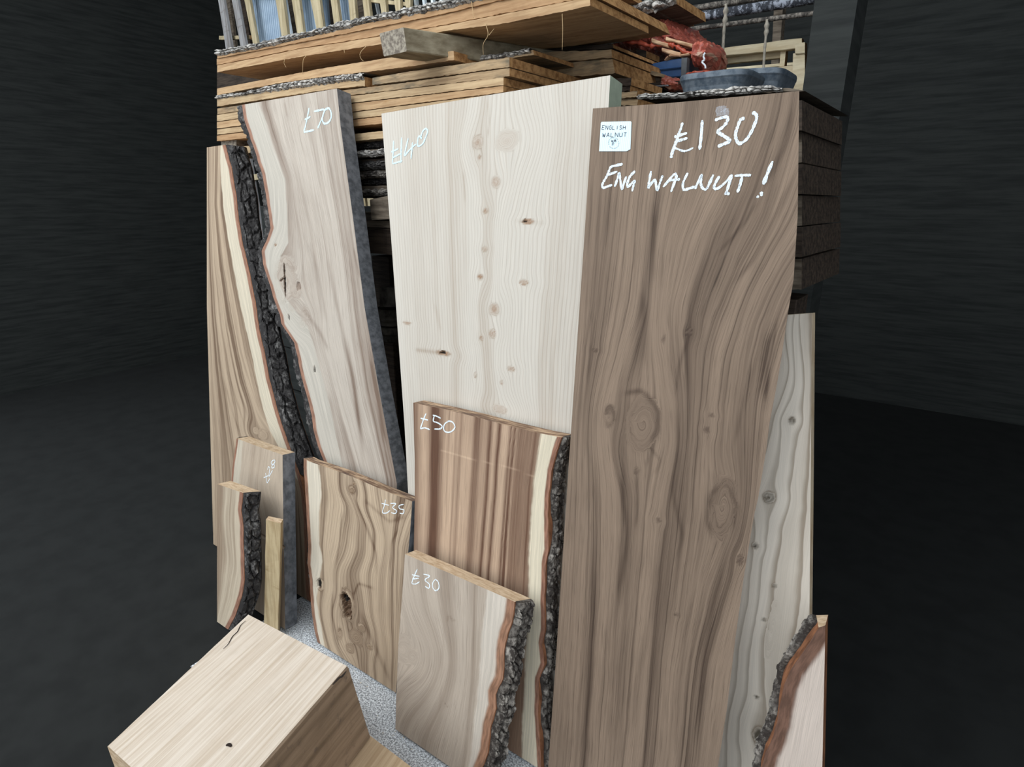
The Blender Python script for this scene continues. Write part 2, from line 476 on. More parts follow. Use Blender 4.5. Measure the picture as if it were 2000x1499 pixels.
def strokes(o, B, name, lines, width, mat, org=(0, 0), sc=1.0, lift=0.0007, jit=0.15, seed=0, parent=None):
    """handwriting: ribbons lying on the face of a board; lines in photo-crop pixels"""
    V = []; Fc = []
    rng = np.random.RandomState(seed+7)
    for k, ln in enumerate(lines):
        wd = width
        if isinstance(ln, tuple) and isinstance(ln[0], (int, float)) and isinstance(ln[1], list): wd, ln = ln[0], ln[1]
        q = smooth_poly([(org[0]+x/sc, org[1]+y/sc) for x, y in ln])
        q = B.uv(q)
        d = np.gradient(q, axis=0); d /= np.maximum(np.linalg.norm(d, axis=1), 1e-9)[:, None]
        nn = np.stack([-d[:, 1], d[:, 0]], 1)
        w = wd*0.43*(1+jit*rng.uniform(-1, 1, len(q)))
        w[0] *= 0.55; w[-1] *= 0.5
        a = q+nn*w[:, None]; b = q-nn*w[:, None]
        z = lift+k*0.00004
        i0 = len(V)
        for x, y in zip(a, b):
            V.append(B.pos(x[0], x[1], z)); V.append(B.pos(y[0], y[1], z))
        for i in range(len(q)-1): Fc.append((i0+2*i, i0+2*i+1, i0+2*i+3, i0+2*i+2))
    c = link(name, np.array(V), Fc, [mat], parent or o)
    return c

# ------------------------------------------------------------------ setting
def box(name, lo, hi, mat, parent=None, kind=None, loc=None):
    lo = np.array(lo, float); hi = np.array(hi, float)
    v = np.array([[x, y, z] for x in (lo[0], hi[0]) for y in (lo[1], hi[1]) for z in (lo[2], hi[2])])
    f = [(0, 1, 3, 2), (4, 6, 7, 5), (0, 4, 5, 1), (2, 3, 7, 6), (0, 2, 6, 4), (1, 5, 7, 3)]
    o = link(name, v, f, [mat], parent, loc)
    if kind: o['kind'] = kind
    return o

def floor_mat():
    t = NT('concrete_floor'); o = t.obj()
    a = t.noise(o, 190, 3, 0.7); b = t.noise(o, 6, 4, 0.6); c = t.noise(t.scale(o, 90, 90, 90), 1, 2, 0.6)
    col = t.mix(t.ramp(a, 0.38, 0.62), srgb(128, 130, 132), srgb(236, 238, 240))
    col = t.mix(t.math('MULTIPLY', t.ramp(b, 0.4, 0.7), 0.4), col, srgb(128, 124, 118))
    col = t.mix(t.ramp(c, 0.66, 0.72), col, srgb(205, 190, 165))
    t.bump(a, 0.5, 0.003)
    return t.done(col, 0.85, 0.2)
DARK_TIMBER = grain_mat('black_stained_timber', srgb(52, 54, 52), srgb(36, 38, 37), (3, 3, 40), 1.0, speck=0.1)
box('floor', (-1.80, 0.68, -0.12), (-0.14, 2.3, 0.0), floor_mat(), kind='structure')
box('ground', (-6, -4, -0.3), (4, 7, -0.0015), flat_mat('dark_earth', srgb(33, 34, 33), 0.95, var=0.3, sc=8), kind='structure')
box('wall_back', (-6, 5.2, -0.3), (4, 5.35, 4.6), DARK_TIMBER, kind='structure')
box('wall_left', (-6.1, 0.5, -0.3), (-6, 5.35, 4.6), DARK_TIMBER, kind='structure')
box('wall_right', (4, 0.5, -0.3), (4.1, 5.35, 4.6), DARK_TIMBER, kind='structure')
box('ceiling', (-6.1, 1.25, 4.6), (4.1, 5.35, 4.7), DARK_TIMBER, kind='structure')

# ------------------------------------------------------------------ the price-marked boards, big ones first
def five(face, top, right, back, left): return [face, top, right, back, left]
WALNUT = wood_mat('walnut_face', srgb(146, 119, 94), srgb(80, 60, 45), srgb(170, 150, 125), srgb(120, 80, 60), srgb(70, 54, 46), 2.0,
                  f1=24, g1=0.55, band=(0.42, 0.85), f2=230, g2=1.4, fine=0.34, pore=0.4, lines=0.34, line_f=105, mottle=0.2, sat=0.76)
WALNUT_SIDE = grain_mat('walnut_edge', srgb(150, 120, 94), srgb(104, 80, 60), (80, 60, 5), 2.0)
PINE = wood_mat('pine_face', srgb(206, 194, 177), srgb(170, 147, 122), srgb(208, 198, 184), srgb(150, 110, 80), srgb(150, 118, 92), 5.0,
                f1=14, g1=0.3, band=(0.46, 0.95), f2=130, g2=0.5, fine=0.2, pore=0.04, lines=0.36, line_f=105, mottle=0.07, saw_lines=True, fib=0.12)
PINE_SIDE = grain_mat('pine_edge', srgb(214, 196, 168), srgb(182, 152, 118), (90, 60, 4), 5.0)
OAK70 = wood_mat('oak_face_mottled', srgb(194, 178, 160), srgb(126, 100, 80), srgb(200, 188, 170), srgb(176, 118, 84), srgb(140, 112, 88), 8.0,
                 f1=13, g1=0.5, band=(0.42, 0.78), f2=110, g2=1.6, fine=0.32, pore=0.3, lines=0.2, line_f=60, mottle=0.22, camb_w=0.024, sat=0.78)
OAKL = wood_mat('oak_face_tan', srgb(186, 160, 130), srgb(118, 92, 68), srgb(216, 200, 172), srgb(172, 112, 76), srgb(120, 94, 74), 12.0,
                f1=26, g1=0.4, band=(0.38, 0.7), f2=170, g2=1.5, fine=0.25, pore=0.3, lines=0.22, line_f=60, camb_w=0.026, sat=0.85)
OAK28 = wood_mat('oak_face_plain', srgb(190, 166, 138), srgb(152, 124, 96), srgb(206, 188, 160), srgb(168, 108, 72), srgb(120, 94, 74), 16.0,
                 f1=20, g1=0.5, band=(0.4, 0.8), fine=0.3, pore=0.3, camb_w=0.014)
OAKS = wood_mat('oak_face_cream', srgb(200, 178, 146), srgb(150, 122, 92), srgb(214, 196, 166), srgb(170, 110, 76), srgb(120, 94, 74), 18.0,
                f1=18, g1=0.6, band=(0.45, 0.7), fine=0.25, pore=0.2, lines=0.2, line_f=60, camb_w=0.024)
OAK35 = wood_mat('oak_face_swirled', srgb(196, 168, 134), srgb(104, 76, 52), srgb(222, 206, 180), srgb(166, 112, 76), srgb(112, 86, 62), 21.0,
                 f1=20, g1=0.5, band=(0.42, 0.74), f2=150, g2=1.5, fine=0.25, pore=0.25, lines=0.28, line_f=105, camb_w=0.022, saw_lines=True, sat=0.8, mottle=0.16)
ELM50 = wood_mat('brown_striped_face', srgb(204, 170, 138), srgb(104, 70, 50), srgb(226, 210, 180), srgb(166, 106, 72), srgb(120, 90, 66), 26.0,
                 f1=30, g1=0.3, band=(0.55, 0.9), f2=260, g2=1.2, fine=0.3, pore=0.35, camb_w=0.015, sat=0.86)
OAK30 = wood_mat('oak_face_grey_tan', srgb(188, 168, 146), srgb(150, 128, 106), srgb(213, 197, 177), srgb(172, 116, 76), srgb(118, 94, 72), 31.0,
                 f1=16, g1=0.5, band=(0.42, 0.8), f2=140, g2=2.0, fine=0.34, pore=0.35, lines=0.14, line_f=70, camb_w=0.030)
FIR = wood_mat('fir_face', srgb(232, 216, 195), srgb(158, 138, 114), srgb(200, 190, 170), srgb(130, 100, 80), srgb(92, 84, 72), 36.0,
               f1=8, g1=0.4, band=(0.45, 0.8), f2=90, g2=0.8, fine=0.12, pore=0.0, lines=0.6, line_f=36, mottle=0.12, saw_lines=True, fib=0.1)
PINKISH = wood_mat('pale_pink_face', srgb(206, 184, 166), srgb(168, 140, 116), srgb(206, 188, 172), srgb(126, 84, 60), srgb(118, 94, 72), 41.0,
                   f1=16, g1=0.5, band=(0.5, 0.8), fine=0.2, pore=0.15, camb_w=0.03)
INNER = grain_mat('inner_bark_edge', srgb(160, 108, 76), srgb(96, 62, 44), (60, 60, 20), 2.0)

# pale pine/fir board
P = Board(1.092, 7.0)
pine, e = make_board('pine_board', 'tall wide pale pine board with a column of small knots, chalked price of 140', P, 0.066,
    [(745, 222), (765, 480), (790, 830), (797, 960), (810, 1250)], [(1192, 147), (1172, 500), (1140, 900), (1100, 1300), (1086, 1480)], [(745, 222), (935, 189), (1100, 162), (1192, 147)],
    five(PINE, END_PALE, GREEN_PAINT, PINE_SIDE, PINE_SIDE), group='boards leaning for sale', seed=3, wav=0.0025,
    guides=[[(745, 222), (795, 950), (825, 1450)], [(838, 206), (862, 700), (880, 1400)], [(905, 196), (905, 420), (912, 650), (925, 1400)],
            [(955, 188), (958, 300), (955, 500), (950, 700), (960, 800), (965, 1400)], [(1010, 178), (1012, 300), (985, 450), (975, 600), (985, 700), (1000, 800), (1005, 1400)],
            [(1090, 165), (1082, 400), (1060, 700), (1050, 1400)], [(1192, 147), (1160, 600), (1090, 1450)]],
    knots=[((990, 275), 22, 20, 0.22, 0.6), ((933, 278), 9, 13, 0.5, 0.6), ((968, 355), 8, 10, 0.6, 0.7), ((948, 412), 4.5, 5, 0.8), ((947, 487), 4.5, 5, 0.9),
           ((938, 541), 5, 6, 0.9), ((1030, 433), 11, 4.5, 1.0, 0.35), ((1023, 552), 9, 5, 0.9, 0.35), ((965, 604), 10, 12, 0.8), ((962, 652), 7, 8, 0.8),
           ((998, 721), 7, 5, 0.7, 0.4), ((866, 690), 12, 4.5, 1.1, 0.4), ((795, 631), 8, 2.5, 0.9, 0.2), ((940, 661), 3.5, 4.5, 0.8), ((928, 733), 3, 5, 0.7), ((936, 308), 3, 5, 0.7),
           ((976, 800), 14, 8, 0.4, 0.6), ((980, 748), 3, 4, 0.6)],
    streaks=[([(815, 684), (840, 687), (872, 692)], 0.006, 0.55), ([(953, 192), (955, 240), (953, 270)], 0.0016, 0.7), ([(1010, 432), (1060, 436)], 0.006, 0.2),
             ([(905, 330), (908, 400)], 0.004, 0.3), ([(848, 590), (862, 650)], 0.006, 0.22)],
    tone=([520]*9, [765, 785, 800, 815, 835, 855, 880, 1000, 1130], [-.1, -.05, .05, .2, .12, .12, -.02, -.02, -.03]),
    pits=[((864, 689), 8, 3, 0.1, 0.008, 1.2), ((1026, 432), 4, 2.5, 0, 0.006, 1.5)])
cz = 4.167; og = (640, 180)
strokes(pine, P, 'chalk_price', [[(537, 395), (534, 480), (528, 582)], [(528, 583), (570, 572), (608, 560)], [(518, 487), (550, 474), (577, 461)], [(530, 535), (560, 520), (592, 503)],
    [(603, 370), (600, 470), (597, 575)], [(657, 375), (640, 450), (627, 517), (660, 480), (700, 440), (722, 425)], [(692, 410), (686, 480), (680, 542)],
    [(768, 380), (745, 360), (733, 400), (738, 440), (775, 420), (800, 365), (815, 320), (800, 298), (775, 320), (757, 370)]], 0.0052, CHALK_BLUE, og, cz)

# walnut
WB = Board(1.03, 7.0)
wal, e = make_board('walnut_board', 'wide brown walnut board chalked 130 and bearing a white paper label', WB, 0.042,
    [(1158, 212), (1140, 480), (1125, 700), (1108, 950), (1085, 1300), (1072, 1480)],
    [(1561, 178), (1558, 420), (1550, 546), (1538, 617), (1527, 694), (1518, 748), (1503, 828), (1497, 876), (1481, 972), (1473, 1006), (1453, 1126), (1436, 1250), (1420, 1383), (1403, 1493)],
    [(1158, 212), (1300, 202), (1561, 178)], five(WALNUT, WALNUT_SIDE, WALNUT_SIDE, WALNUT_SIDE, WALNUT_SIDE), group='boards leaning for sale', seed=11, wav=0.006, tone_rand=0.16, bevR=-0.022,
    guides=[[(1158, 212), (1140, 480), (1108, 950), (1072, 1480)], [(1222, 207), (1198, 500), (1172, 760), (1160, 900), (1145, 1200), (1125, 1480)],
            [(1292, 203), (1272, 400), (1262, 600), (1225, 745), (1200, 850), (1220, 960), (1205, 1150), (1180, 1480)],
            [(1340, 198), (1330, 330), (1295, 480), (1282, 640), (1290, 760), (1300, 860), (1282, 960), (1270, 1100), (1235, 1480)],
            [(1480, 185), (1430, 330), (1370, 450), (1320, 600), (1310, 720), (1325, 860), (1320, 940), (1318, 1030), (1290, 1200), (1270, 1480)],
            [(1545, 230), (1490, 420), (1420, 560), (1365, 690), (1350, 800), (1352, 900), (1365, 1000), (1340, 1120), (1310, 1300), (1300, 1480)],
            [(1600, 300), (1545, 440), (1475, 570), (1430, 690), (1405, 800), (1400, 880), (1420, 960), (1425, 1020), (1385, 1130), (1350, 1300), (1335, 1480)],
            [(1650, 380), (1570, 540), (1515, 660), (1475, 780), (1450, 900), (1445, 1000), (1420, 1120), (1385, 1300), (1365, 1480)],
            [(1700, 500), (1560, 720), (1520, 800), (1480, 960), (1453, 1126), (1420, 1383), (1403, 1493)]],
    knots=[((1256, 828), 30, 52, 0.22, 0.55), ((1190, 812), 10, 22, 0.35, 0.5), ((1412, 990), 24, 62, 0.05, 0.6), ((1346, 650), 5, 6, 0.8, 0.7), ((1390, 812), 5, 4, 0.7, 0.6), ((1380, 840), 5, 5, 0.7, 0.6),
           ((1446, 1094), 6, 9, 0.7, 0.7), ((1296, 664), 3, 8, 0.6, 0.5), ((1243, 920), 4, 6, 0.6, 0.6), ((1285, 1017), 5, 4, 0.5, 0.6), ((1322, 1202), 4, 3, 0.8, 0.4), ((1163, 684), 5, 3, 0.8, 0.3)],
    streaks=[([(1283, 330), (1268, 480), (1252, 620), (1240, 720), (1225, 760)], 0.012, 0.42), ([(1252, 560), (1262, 640), (1258, 730)], 0.010, 0.3), ([(1215, 770), (1255, 762), (1285, 800), (1284, 840), (1268, 872)], 0.006, 0.5),
             ([(1218, 880), (1216, 960), (1226, 1040), (1215, 1120), (1205, 1200)], 0.007, 0.4), ([(1243, 920), (1245, 1000), (1240, 1040)], 0.004, 0.5), ([(1268, 872), (1290, 900), (1278, 930)], 0.004, 0.35),
             ([(1556, 330), (1510, 430), (1470, 510), (1430, 560)], 0.005, 0.55), ([(1490, 380), (1450, 440), (1400, 500)], 0.004, 0.3), ([(1505, 640), (1490, 700), (1492, 790)], 0.009, 0.4), ([(1520, 620), (1500, 720), (1495, 800)], 0.003, 0.5),
             ([(1405, 940), (1385, 975), (1382, 1020), (1392, 1060)], 0.005, 0.5), ([(1420, 945), (1440, 990), (1432, 1040)], 0.004, 0.3), ([(1320, 780), (1325, 880), (1312, 960), (1335, 1050), (1320, 1100)], 0.005, 0.3),
             ([(1345, 655), (1325, 720), (1320, 780)], 0.004, 0.35), ([(1280, 400), (1275, 560)], 0.005, 0.25), ([(1400, 640), (1380, 760), (1385, 900)], 0.004, 0.25),
             ([(1430, 880), (1460, 760), (1475, 690)], 0.004, 0.25), ([(1360, 1130), (1340, 1230), (1325, 1350), (1318, 1480)], 0.005, 0.35), ([(1420, 1080), (1390, 1200), (1372, 1300), (1360, 1480)], 0.005, 0.35),
             ([(1285, 1040), (1270, 1200), (1245, 1330), (1230, 1480)], 0.008, 0.28), ([(1200, 1150), (1180, 1300), (1165, 1480)], 0.007, 0.25), ([(1180, 240), (1165, 500), (1145, 800)], 0.004, 0.3), ([(1200, 240), (1185, 500)], 0.003, 0.3), ([(1160, 300), (1140, 700), (1122, 950)], 0.003, 0.3),
             ([(1550, 190), (1535, 280), (1505, 340), (1480, 385)], 0.006, 0.35)],
    tone=([900]*10, [1105, 1130, 1150, 1180, 1230, 1300, 1340, 1380, 1440, 1490], [.1, .12, .0, -.02, .02, -.05, .08, .0, .05, .05]))
og = (1150, 200); cz = 5.714
ENG = [[(380, 690), (310, 705), (250, 722), (225, 770), (200, 830), (165, 890), (150, 930), (165, 955), (210, 940), (262, 922)], [(205, 812), (260, 795), (320, 772)],
       [(290, 942), (320, 860), (340, 792), (355, 880), (372, 972), (395, 900), (420, 828)], [(518, 768), (460, 830), (430, 915), (440, 942), (475, 910), (512, 878), (498, 935), (485, 995)],
       [(695, 768), (680, 860), (665, 952), (700, 905), (742, 868), (752, 925), (766, 980), (795, 900), (826, 815)],
       [(832, 946), (895, 870), (960, 800), (978, 835), (950, 915), (918, 1002)], [(880, 872), (950, 866), (1020, 860)], [(1105, 788), (1075, 850), (1052, 910), (1062, 975), (1125, 962), (1190, 940)],
       [(1185, 970), (1222, 890), (1262, 808), (1250, 890), (1268, 955), (1312, 970), (1350, 900), (1392, 808)], [(1460, 825), (1420, 890), (1398, 955), (1440, 962), (1520, 900), (1600, 808)],
       [(1600, 808), (1570, 900), (1540, 1000), (1530, 1020), (1575, 1020)], [(1628, 822), (1720, 815), (1812, 815)], [(1715, 822), (1690, 920), (1660, 1008)]]
strokes(wal, WB, 'chalk_word', ENG[:4], 0.0060, CHALK, og, cz, jit=0.3)
strokes(wal, WB, 'chalk_word', ENG[4:], 0.0060, CHALK, og, cz, jit=0.3, seed=3)
strokes(wal, WB, 'chalk_exclamation_mark', [(0.0075, [(1282, 566), (1255, 630), (1226, 705)]), (0.006, [(1214, 748), (1216, 775)]), (0.005, [(1186, 783), (1200, 774)])], 0.0065, CHALK, (1090, 130), 3.058, jit=0.3, seed=4)
strokes(wal, WB, 'chalk_price', [(0.0066, [(1047, 225), (1030, 290), (1010, 340), (985, 420), (950, 510), (930, 570), (920, 622)]), [(955, 388), (1020, 368), (1098, 343)], [(955, 450), (1020, 425), (1102, 400)],
    (0.0045, [(935, 500), (1000, 525), (1060, 545), (1110, 535), (1168, 508)]), (0.0066, [(1268, 200), (1256, 370), (1238, 532)]),
    (0.0068, [(1408, 202), (1470, 178), (1545, 165), (1545, 215), (1500, 275), (1440, 325), (1490, 365), (1565, 415), (1568, 440), (1510, 465), (1440, 495)]),
    (0.0066, [(1742, 180), (1695, 195), (1665, 270), (1640, 350), (1650, 425), (1690, 460), (1760, 415), (1815, 330), (1850, 250), (1875, 175), (1862, 130), (1825, 115)])], 0.006, CHALK, og, cz, seed=2, jit=0.3)
sm = strokes(wal, WB, 'chalk_smear', [(0.022, [(1480, 40), (1475, 100), (1478, 150)]), (0.012, [(1530, 70), (1535, 120), (1530, 160)])], 0.02, CHALK_RUB, og, cz, lift=0.0004)
# paper label
lab = [(145, 220), (470, 213), (478, 225), (466, 525), (422, 548), (118, 548), (137, 235)]
q = WB.uv([(og[0]+x/cz, og[1]+y/cz) for x, y in lab]); n = len(q)
lv = np.concatenate([WB.pos(q[:, 0], q[:, 1], 0.0014), WB.pos(q[:, 0], q[:, 1], 0.0001)])
def label_mat():
    t = NT('ribbed_label_paper'); g = t.obj()
    w = t.new('ShaderNodeTexWave'); t.put(w.inputs['Vector'], t.scale(g, 1, 0, 0)); w.inputs['Scale'].default_value = 75
    c = t.mix(w.outputs[0], srgb(206, 228, 236), srgb(226, 242, 246))
    return t.done(c, 0.6, 0.3)
lb = link('paper_label', lv, [tuple(range(n))[::-1], tuple(range(n, 2*n))]+[(i, (i+1) % n, n+(i+1) % n, n+i) for i in range(n)], [label_mat()], wal)
lb['label'] = 'white ribbed paper label with pen writing'
LET = {'E': [[(1, 0), (0, 0), (0, 1), (1, 1)], [(0, .5), (.8, .5)]], 'N': [[(0, 1), (0, 0), (1, 1), (1, 0)]], 'G': [[(1, .1), (.4, 0), (0, .5), (.4, 1), (1, .9), (1, .5), (.6, .5)]],
       'L': [[(0, 0), (0, 1), (.9, 1)]], 'I': [[(.5, 0), (.5, 1)]], 'S': [[(1, .1), (.3, 0), (.1, .3), (.8, .6), (.7, .95), (0, .9)]], 'H': [[(0, 0), (0, 1)], [(1, 0), (1, 1)], [(0, .5), (1, .5)]],
       'W': [[(0, 0), (.25, 1), (.5, .3), (.75, 1), (1, 0)]], 'A': [[(0, 1), (.5, 0), (1, 1)], [(.2, .65), (.8, .65)]], 'U': [[(0, 0), (0, .8), (.5, 1), (1, .8), (1, 0)]], 'T': [[(0, 0), (1, 0)], [(.5, 0), (.5, 1)]],
       'F': [[(.9, 0), (0, 0), (0, 1)], [(0, .5), (.7, .5)]], '7': [[(0, 0), (1, 0), (.4, 1)]], 'B': [[(0, 0), (0, 1), (.8, .8), (.6, .5), (0, .5), (.7, .3), (.6, 0), (0, 0)]]}
def word(txt, x0, y0, x1, y1, wch, h):
    out = []; n = len(txt)
    for i, c in enumerate(txt):
        a = i/max(n-1, 1); ox = x0+(x1-wch-x0)*a; oy = y0+(y1-y0)*a
        for ln in LET[c]:
            pts = []
            for p, q2 in zip(ln[:-1], ln[1:]):
                pts += [(ox+(p[0]+(q2[0]-p[0])*t)*wch-0.12*h*(p[1]+(q2[1]-p[1])*t-.5), oy+(p[1]+(q2[1]-p[1])*t)*h) for t in (0, .34, .67)]
            pts.append((ox+ln[-1][0]*wch-0.12*h*(ln[-1][1]-.5), oy+ln[-1][1]*h)); out.append(pts)
    return out
ink = word('ENGLISH', 152, 262, 412, 262, 26, 44)+word('WALNUT', 156, 344, 425, 340, 32, 46)
for k in range(22):
    if k % 11 == 9: continue
    a0 = k*2*math.pi/22
    ink.append([(283+58*math.cos(a0+d), 457+60*math.sin(a0+d)) for d in (0, .07, .14)])
ink += word('WB', 258, 424, 312, 420, 20, 20)+word('F', 268, 456, 292, 456, 22, 30)
strokes(wal, WB, 'label_writing', ink, 0.0011, INK, og, cz, lift=0.0017, parent=lb)

# tall waney oak board, price 70
B7 = Board(1.10, 8.6)
o70, e = make_board('waney_oak_board', 'tall pale oak board with wavy bark left edge and dark grey right edge, price 70', B7, 0.056,
    [(472, 205), (478, 235), (487, 262), (500, 300), (512, 340), (519, 380), (524, 410), (529, 445), (521, 470), (511, 490), (514, 515), (523, 545), (533, 580), (545, 612), (549, 632), (562, 650), (575, 670), (583, 705), (590, 740), (600, 775), (608, 810), (613, 840), (620, 870), (632, 900), (650, 960)],
    [(658, 173), (665, 245), (690, 430), (712, 600), (740, 760), (775, 945)], [(472, 205), (560, 190), (658, 173)], five(OAK70, END_PALE, SAWN_GREY, SAWN_GREY, INNER), group='boards leaning for sale', liveL=0.005, bevL=0.03,
    seed=21, wav=0.008, tone_rand=0.22, low=0.05,
    sapL=[(505, 203), (520, 240), (532, 285), (545, 320), (556, 350), (560, 400), (562, 440), (563, 475), (548, 500), (540, 540), (556, 580), (585, 618), (602, 640), (614, 680), (625, 720), (636, 760), (646, 800), (656, 850), (670, 910)],
    guides=[[(472, 205), (500, 300), (524, 410), (529, 445), (511, 490), (523, 545), (545, 612), (575, 670), (600, 775), (632, 900)], [(505, 203), (532, 285), (556, 350), (562, 440), (560, 485), (545, 540), (560, 585), (602, 640), (636, 760), (670, 910)],
            [(560, 190), (585, 330), (600, 440), (605, 520), (612, 590), (632, 660), (665, 780), (705, 930)], [(610, 182), (632, 330), (650, 470), (668, 600), (700, 780), (740, 940)], [(658, 173), (690, 430), (740, 760), (775, 945)]],
    knots=[((556, 548), 22, 46, 0.12, 0.75), ((578, 570), 9, 14, 0.15, 0.8), ((598, 612), 8, 12, 0.1, 0.8), ((538, 478), 3, 3, 1.0, 0.3), ((592, 632), 7, 9, 0.1, 0.8), ((570, 600), 7, 9, 0.12, 0.8)],
    streaks=[([(637, 480), (658, 600), (682, 700), (698, 800), (712, 920)], 0.011, 0.42), ([(665, 650), (690, 740), (705, 860)], 0.010, 0.35), ([(690, 480), (704, 548)], 0.006, 0.3), ([(555, 198), (562, 232)], 0.006, 0.3), ([(585, 250), (600, 215)], 0.006, 0.22),
             ([(720, 690), (738, 780), (752, 870)], 0.008, 0.35), ([(640, 760), (655, 830), (670, 905)], 0.010, 0.35), ([(610, 480), (625, 560), (640, 640)], 0.008, 0.22), ([(590, 600), (625, 650), (645, 690)], 0.010, 0.35), ([(500, 215), (535, 290), (555, 350)], 0.0016, -0.3)],
    pits=[((556, 548), 1.6, 38, 0.1, 0.012, 2.5), ((551, 546), 6, 2, 0.4, 0.004, 1.5), ((614, 722), 2, 7, 0.1, 0.005, 1.6), ((564, 620), 1.5, 6, 0.2, 0.004, 1.5), ((583, 560), 5, 8, 0.3, 0.004, 0.5)])
bark_edge(o70, e, 'L', 0.024, (0.04, 0.02), BARK_DK, start=0.04, seed=5, peel=0.25, out=0.007)
strokes(o70, B7, 'chalk_price', [[(724, 128), (716, 175), (705, 225), (694, 280), (684, 322), (720, 318), (765, 308)], [(690, 222), (712, 214), (735, 200)],
    [(765, 158), (800, 150), (846, 145), (838, 190), (818, 240), (795, 294)], [(866, 130), (845, 165), (832, 215), (845, 255), (880, 248), (902, 212), (903, 165), (885, 132), (862, 140)]], 0.0068, CHALK_BLUE, (430, 180), 4.163, jit=0.3)

# leftmost board, heavy dark bark
BL = Board(1.113, 10.0)
lf, e = make_board('waney_oak_board', 'leftmost tall oak board with thick black bark down its right side', BL, 0.058,
    [(404, 288), (404, 600), (415, 1000)], [(440, 283), (452, 330), (460, 380), (466, 430), (474, 480), (488, 540), (498, 590), (505, 640), (516, 690), (525, 740), (538, 790), (550, 830), (564, 870), (575, 900), (585, 930), (594, 965), (599, 1010), (602, 1100), (605, 1179)],
    [(404, 288), (440, 283)], five(OAKL, END_DIRTY, INNER, SAWN_GREY, OAKL), group='boards leaning for sale', liveR=0.004, bevR=0.06, seed=31, wav=0.008, tone_rand=0.15,
    sapR=[(430, 330), (436, 400), (446, 470), (455, 520), (470, 600), (482, 650), (493, 700), (503, 750), (514, 800), (527, 840), (543, 872), (570, 925), (590, 990), (640, 1010), (650, 1179)],
    guides=[[(404, 288), (404, 600), (415, 1000)], [(420, 400), (430, 520), (448, 640), (470, 740), (500, 840), (540, 960), (560, 1170)], [(436, 400), (455, 520), (482, 650), (514, 800), (543, 872), (580, 960), (585, 1179)], [(440, 283), (466, 430), (498, 590), (538, 790), (575, 900), (605, 1179)]],
    streaks=[([(437, 590), (448, 680), (466, 760), (490, 830)], 0.008, 0.4), ([(437, 660), (452, 750), (480, 840)], 0.006, 0.35), ([(445, 560), (470, 690), (495, 770), (515, 830)], 0.005, 0.3), ([(437, 740), (455, 810), (470, 850)], 0.006, 0.3), ([(430, 500), (440, 580)], 0.006, 0.25)],
    knots=[((515, 850), 10, 10, 0.2, 0.8), ((500, 842), 6, 6, 0.2, 0.8)])
vl = BL.uv([(580, 925)])[0, 1]
bark_edge(lf, e, 'R', 0.02, (0.062, 0.032), BARK_DK, start=0.03, seed=15, vlim=(vl, 9), out=0.006)

# small boards standing in front
B28 = Board(0.965, 9.0)
o28, e = make_board('oak_offcut_board', 'oak offcut with dark grey sawn right side and slanted price 28', B28, 0.05,
    [(462, 857), (458, 885), (455, 905), (452, 940), (450, 1000), (455, 1200)], [(552, 889), (553, 1000), (555, 1100), (557, 1232)], [(462, 857), (500, 871), (552, 889)], five(OAK28, END_PALE, SAWN_GREY, SAWN_GREY, INNER),
    group='short offcuts leaning in front', liveL=0.003, seed=41, wav=0.006, guides=[[(462, 857), (450, 1000), (455, 1200)], [(500, 871), (490, 960), (500, 1040), (498, 1200)], [(530, 882), (522, 950), (545, 1030), (545, 1200)], [(552, 889), (557, 1232)]],
    sapL=[(474, 862), (468, 940), (466, 1000)], kerf=(548, 1066), streaks=[([(540, 1050), (552, 1056)], 0.012, 0.5)])
bark_edge(o28, e, 'L', 0.009, (0.03, 0.016), BARK_DK, start=0.08, seed=25)
strokes(o28, B28, 'chalk_price', [[(325, 345), (330, 375), (336, 415), (346, 402), (356, 384)], [(312, 378), (328, 372), (347, 362)], [(340, 322), (347, 300), (356, 312), (352, 345), (350, 370), (362, 350), (376, 325)],
    [(388, 250), (370, 262), (368, 280), (388, 286), (386, 305), (370, 308), (374, 290), (392, 268), (390, 250)]], 0.0034, CHALK, (430, 830), 3.656)

BS = Board(0.845, 9.0)
osm, e = make_board('oak_offcut_board', 'cream oak offcut with thick black bark on its right side, behind the large oak beam', BS, 0.05,
    [(424, 946), (424, 1200)], [(474, 963), (471, 1000), (475, 1030), (476, 1091), (477, 1133), (472, 1165), (465, 1187), (458, 1206), (440, 1240), (435, 1300)], [(424, 946), (474, 963)], five(OAKS, END_PALE, INNER, SAWN_GREY, OAKS),
    group='short offcuts leaning in front', liveR=0.003, bevR=0.028, seed=51, wav=0.008, guides=[[(424, 946), (424, 1200)], [(440, 955), (436, 1010), (444, 1090), (436, 1160), (420, 1230)], [(474, 963), (471, 1000), (477, 1120), (465, 1187), (440, 1240)]])
bark_edge(osm, e, 'R', 0.016, (0.05, 0.024), BARK_DK, start=0.03, seed=35, out=0.004)

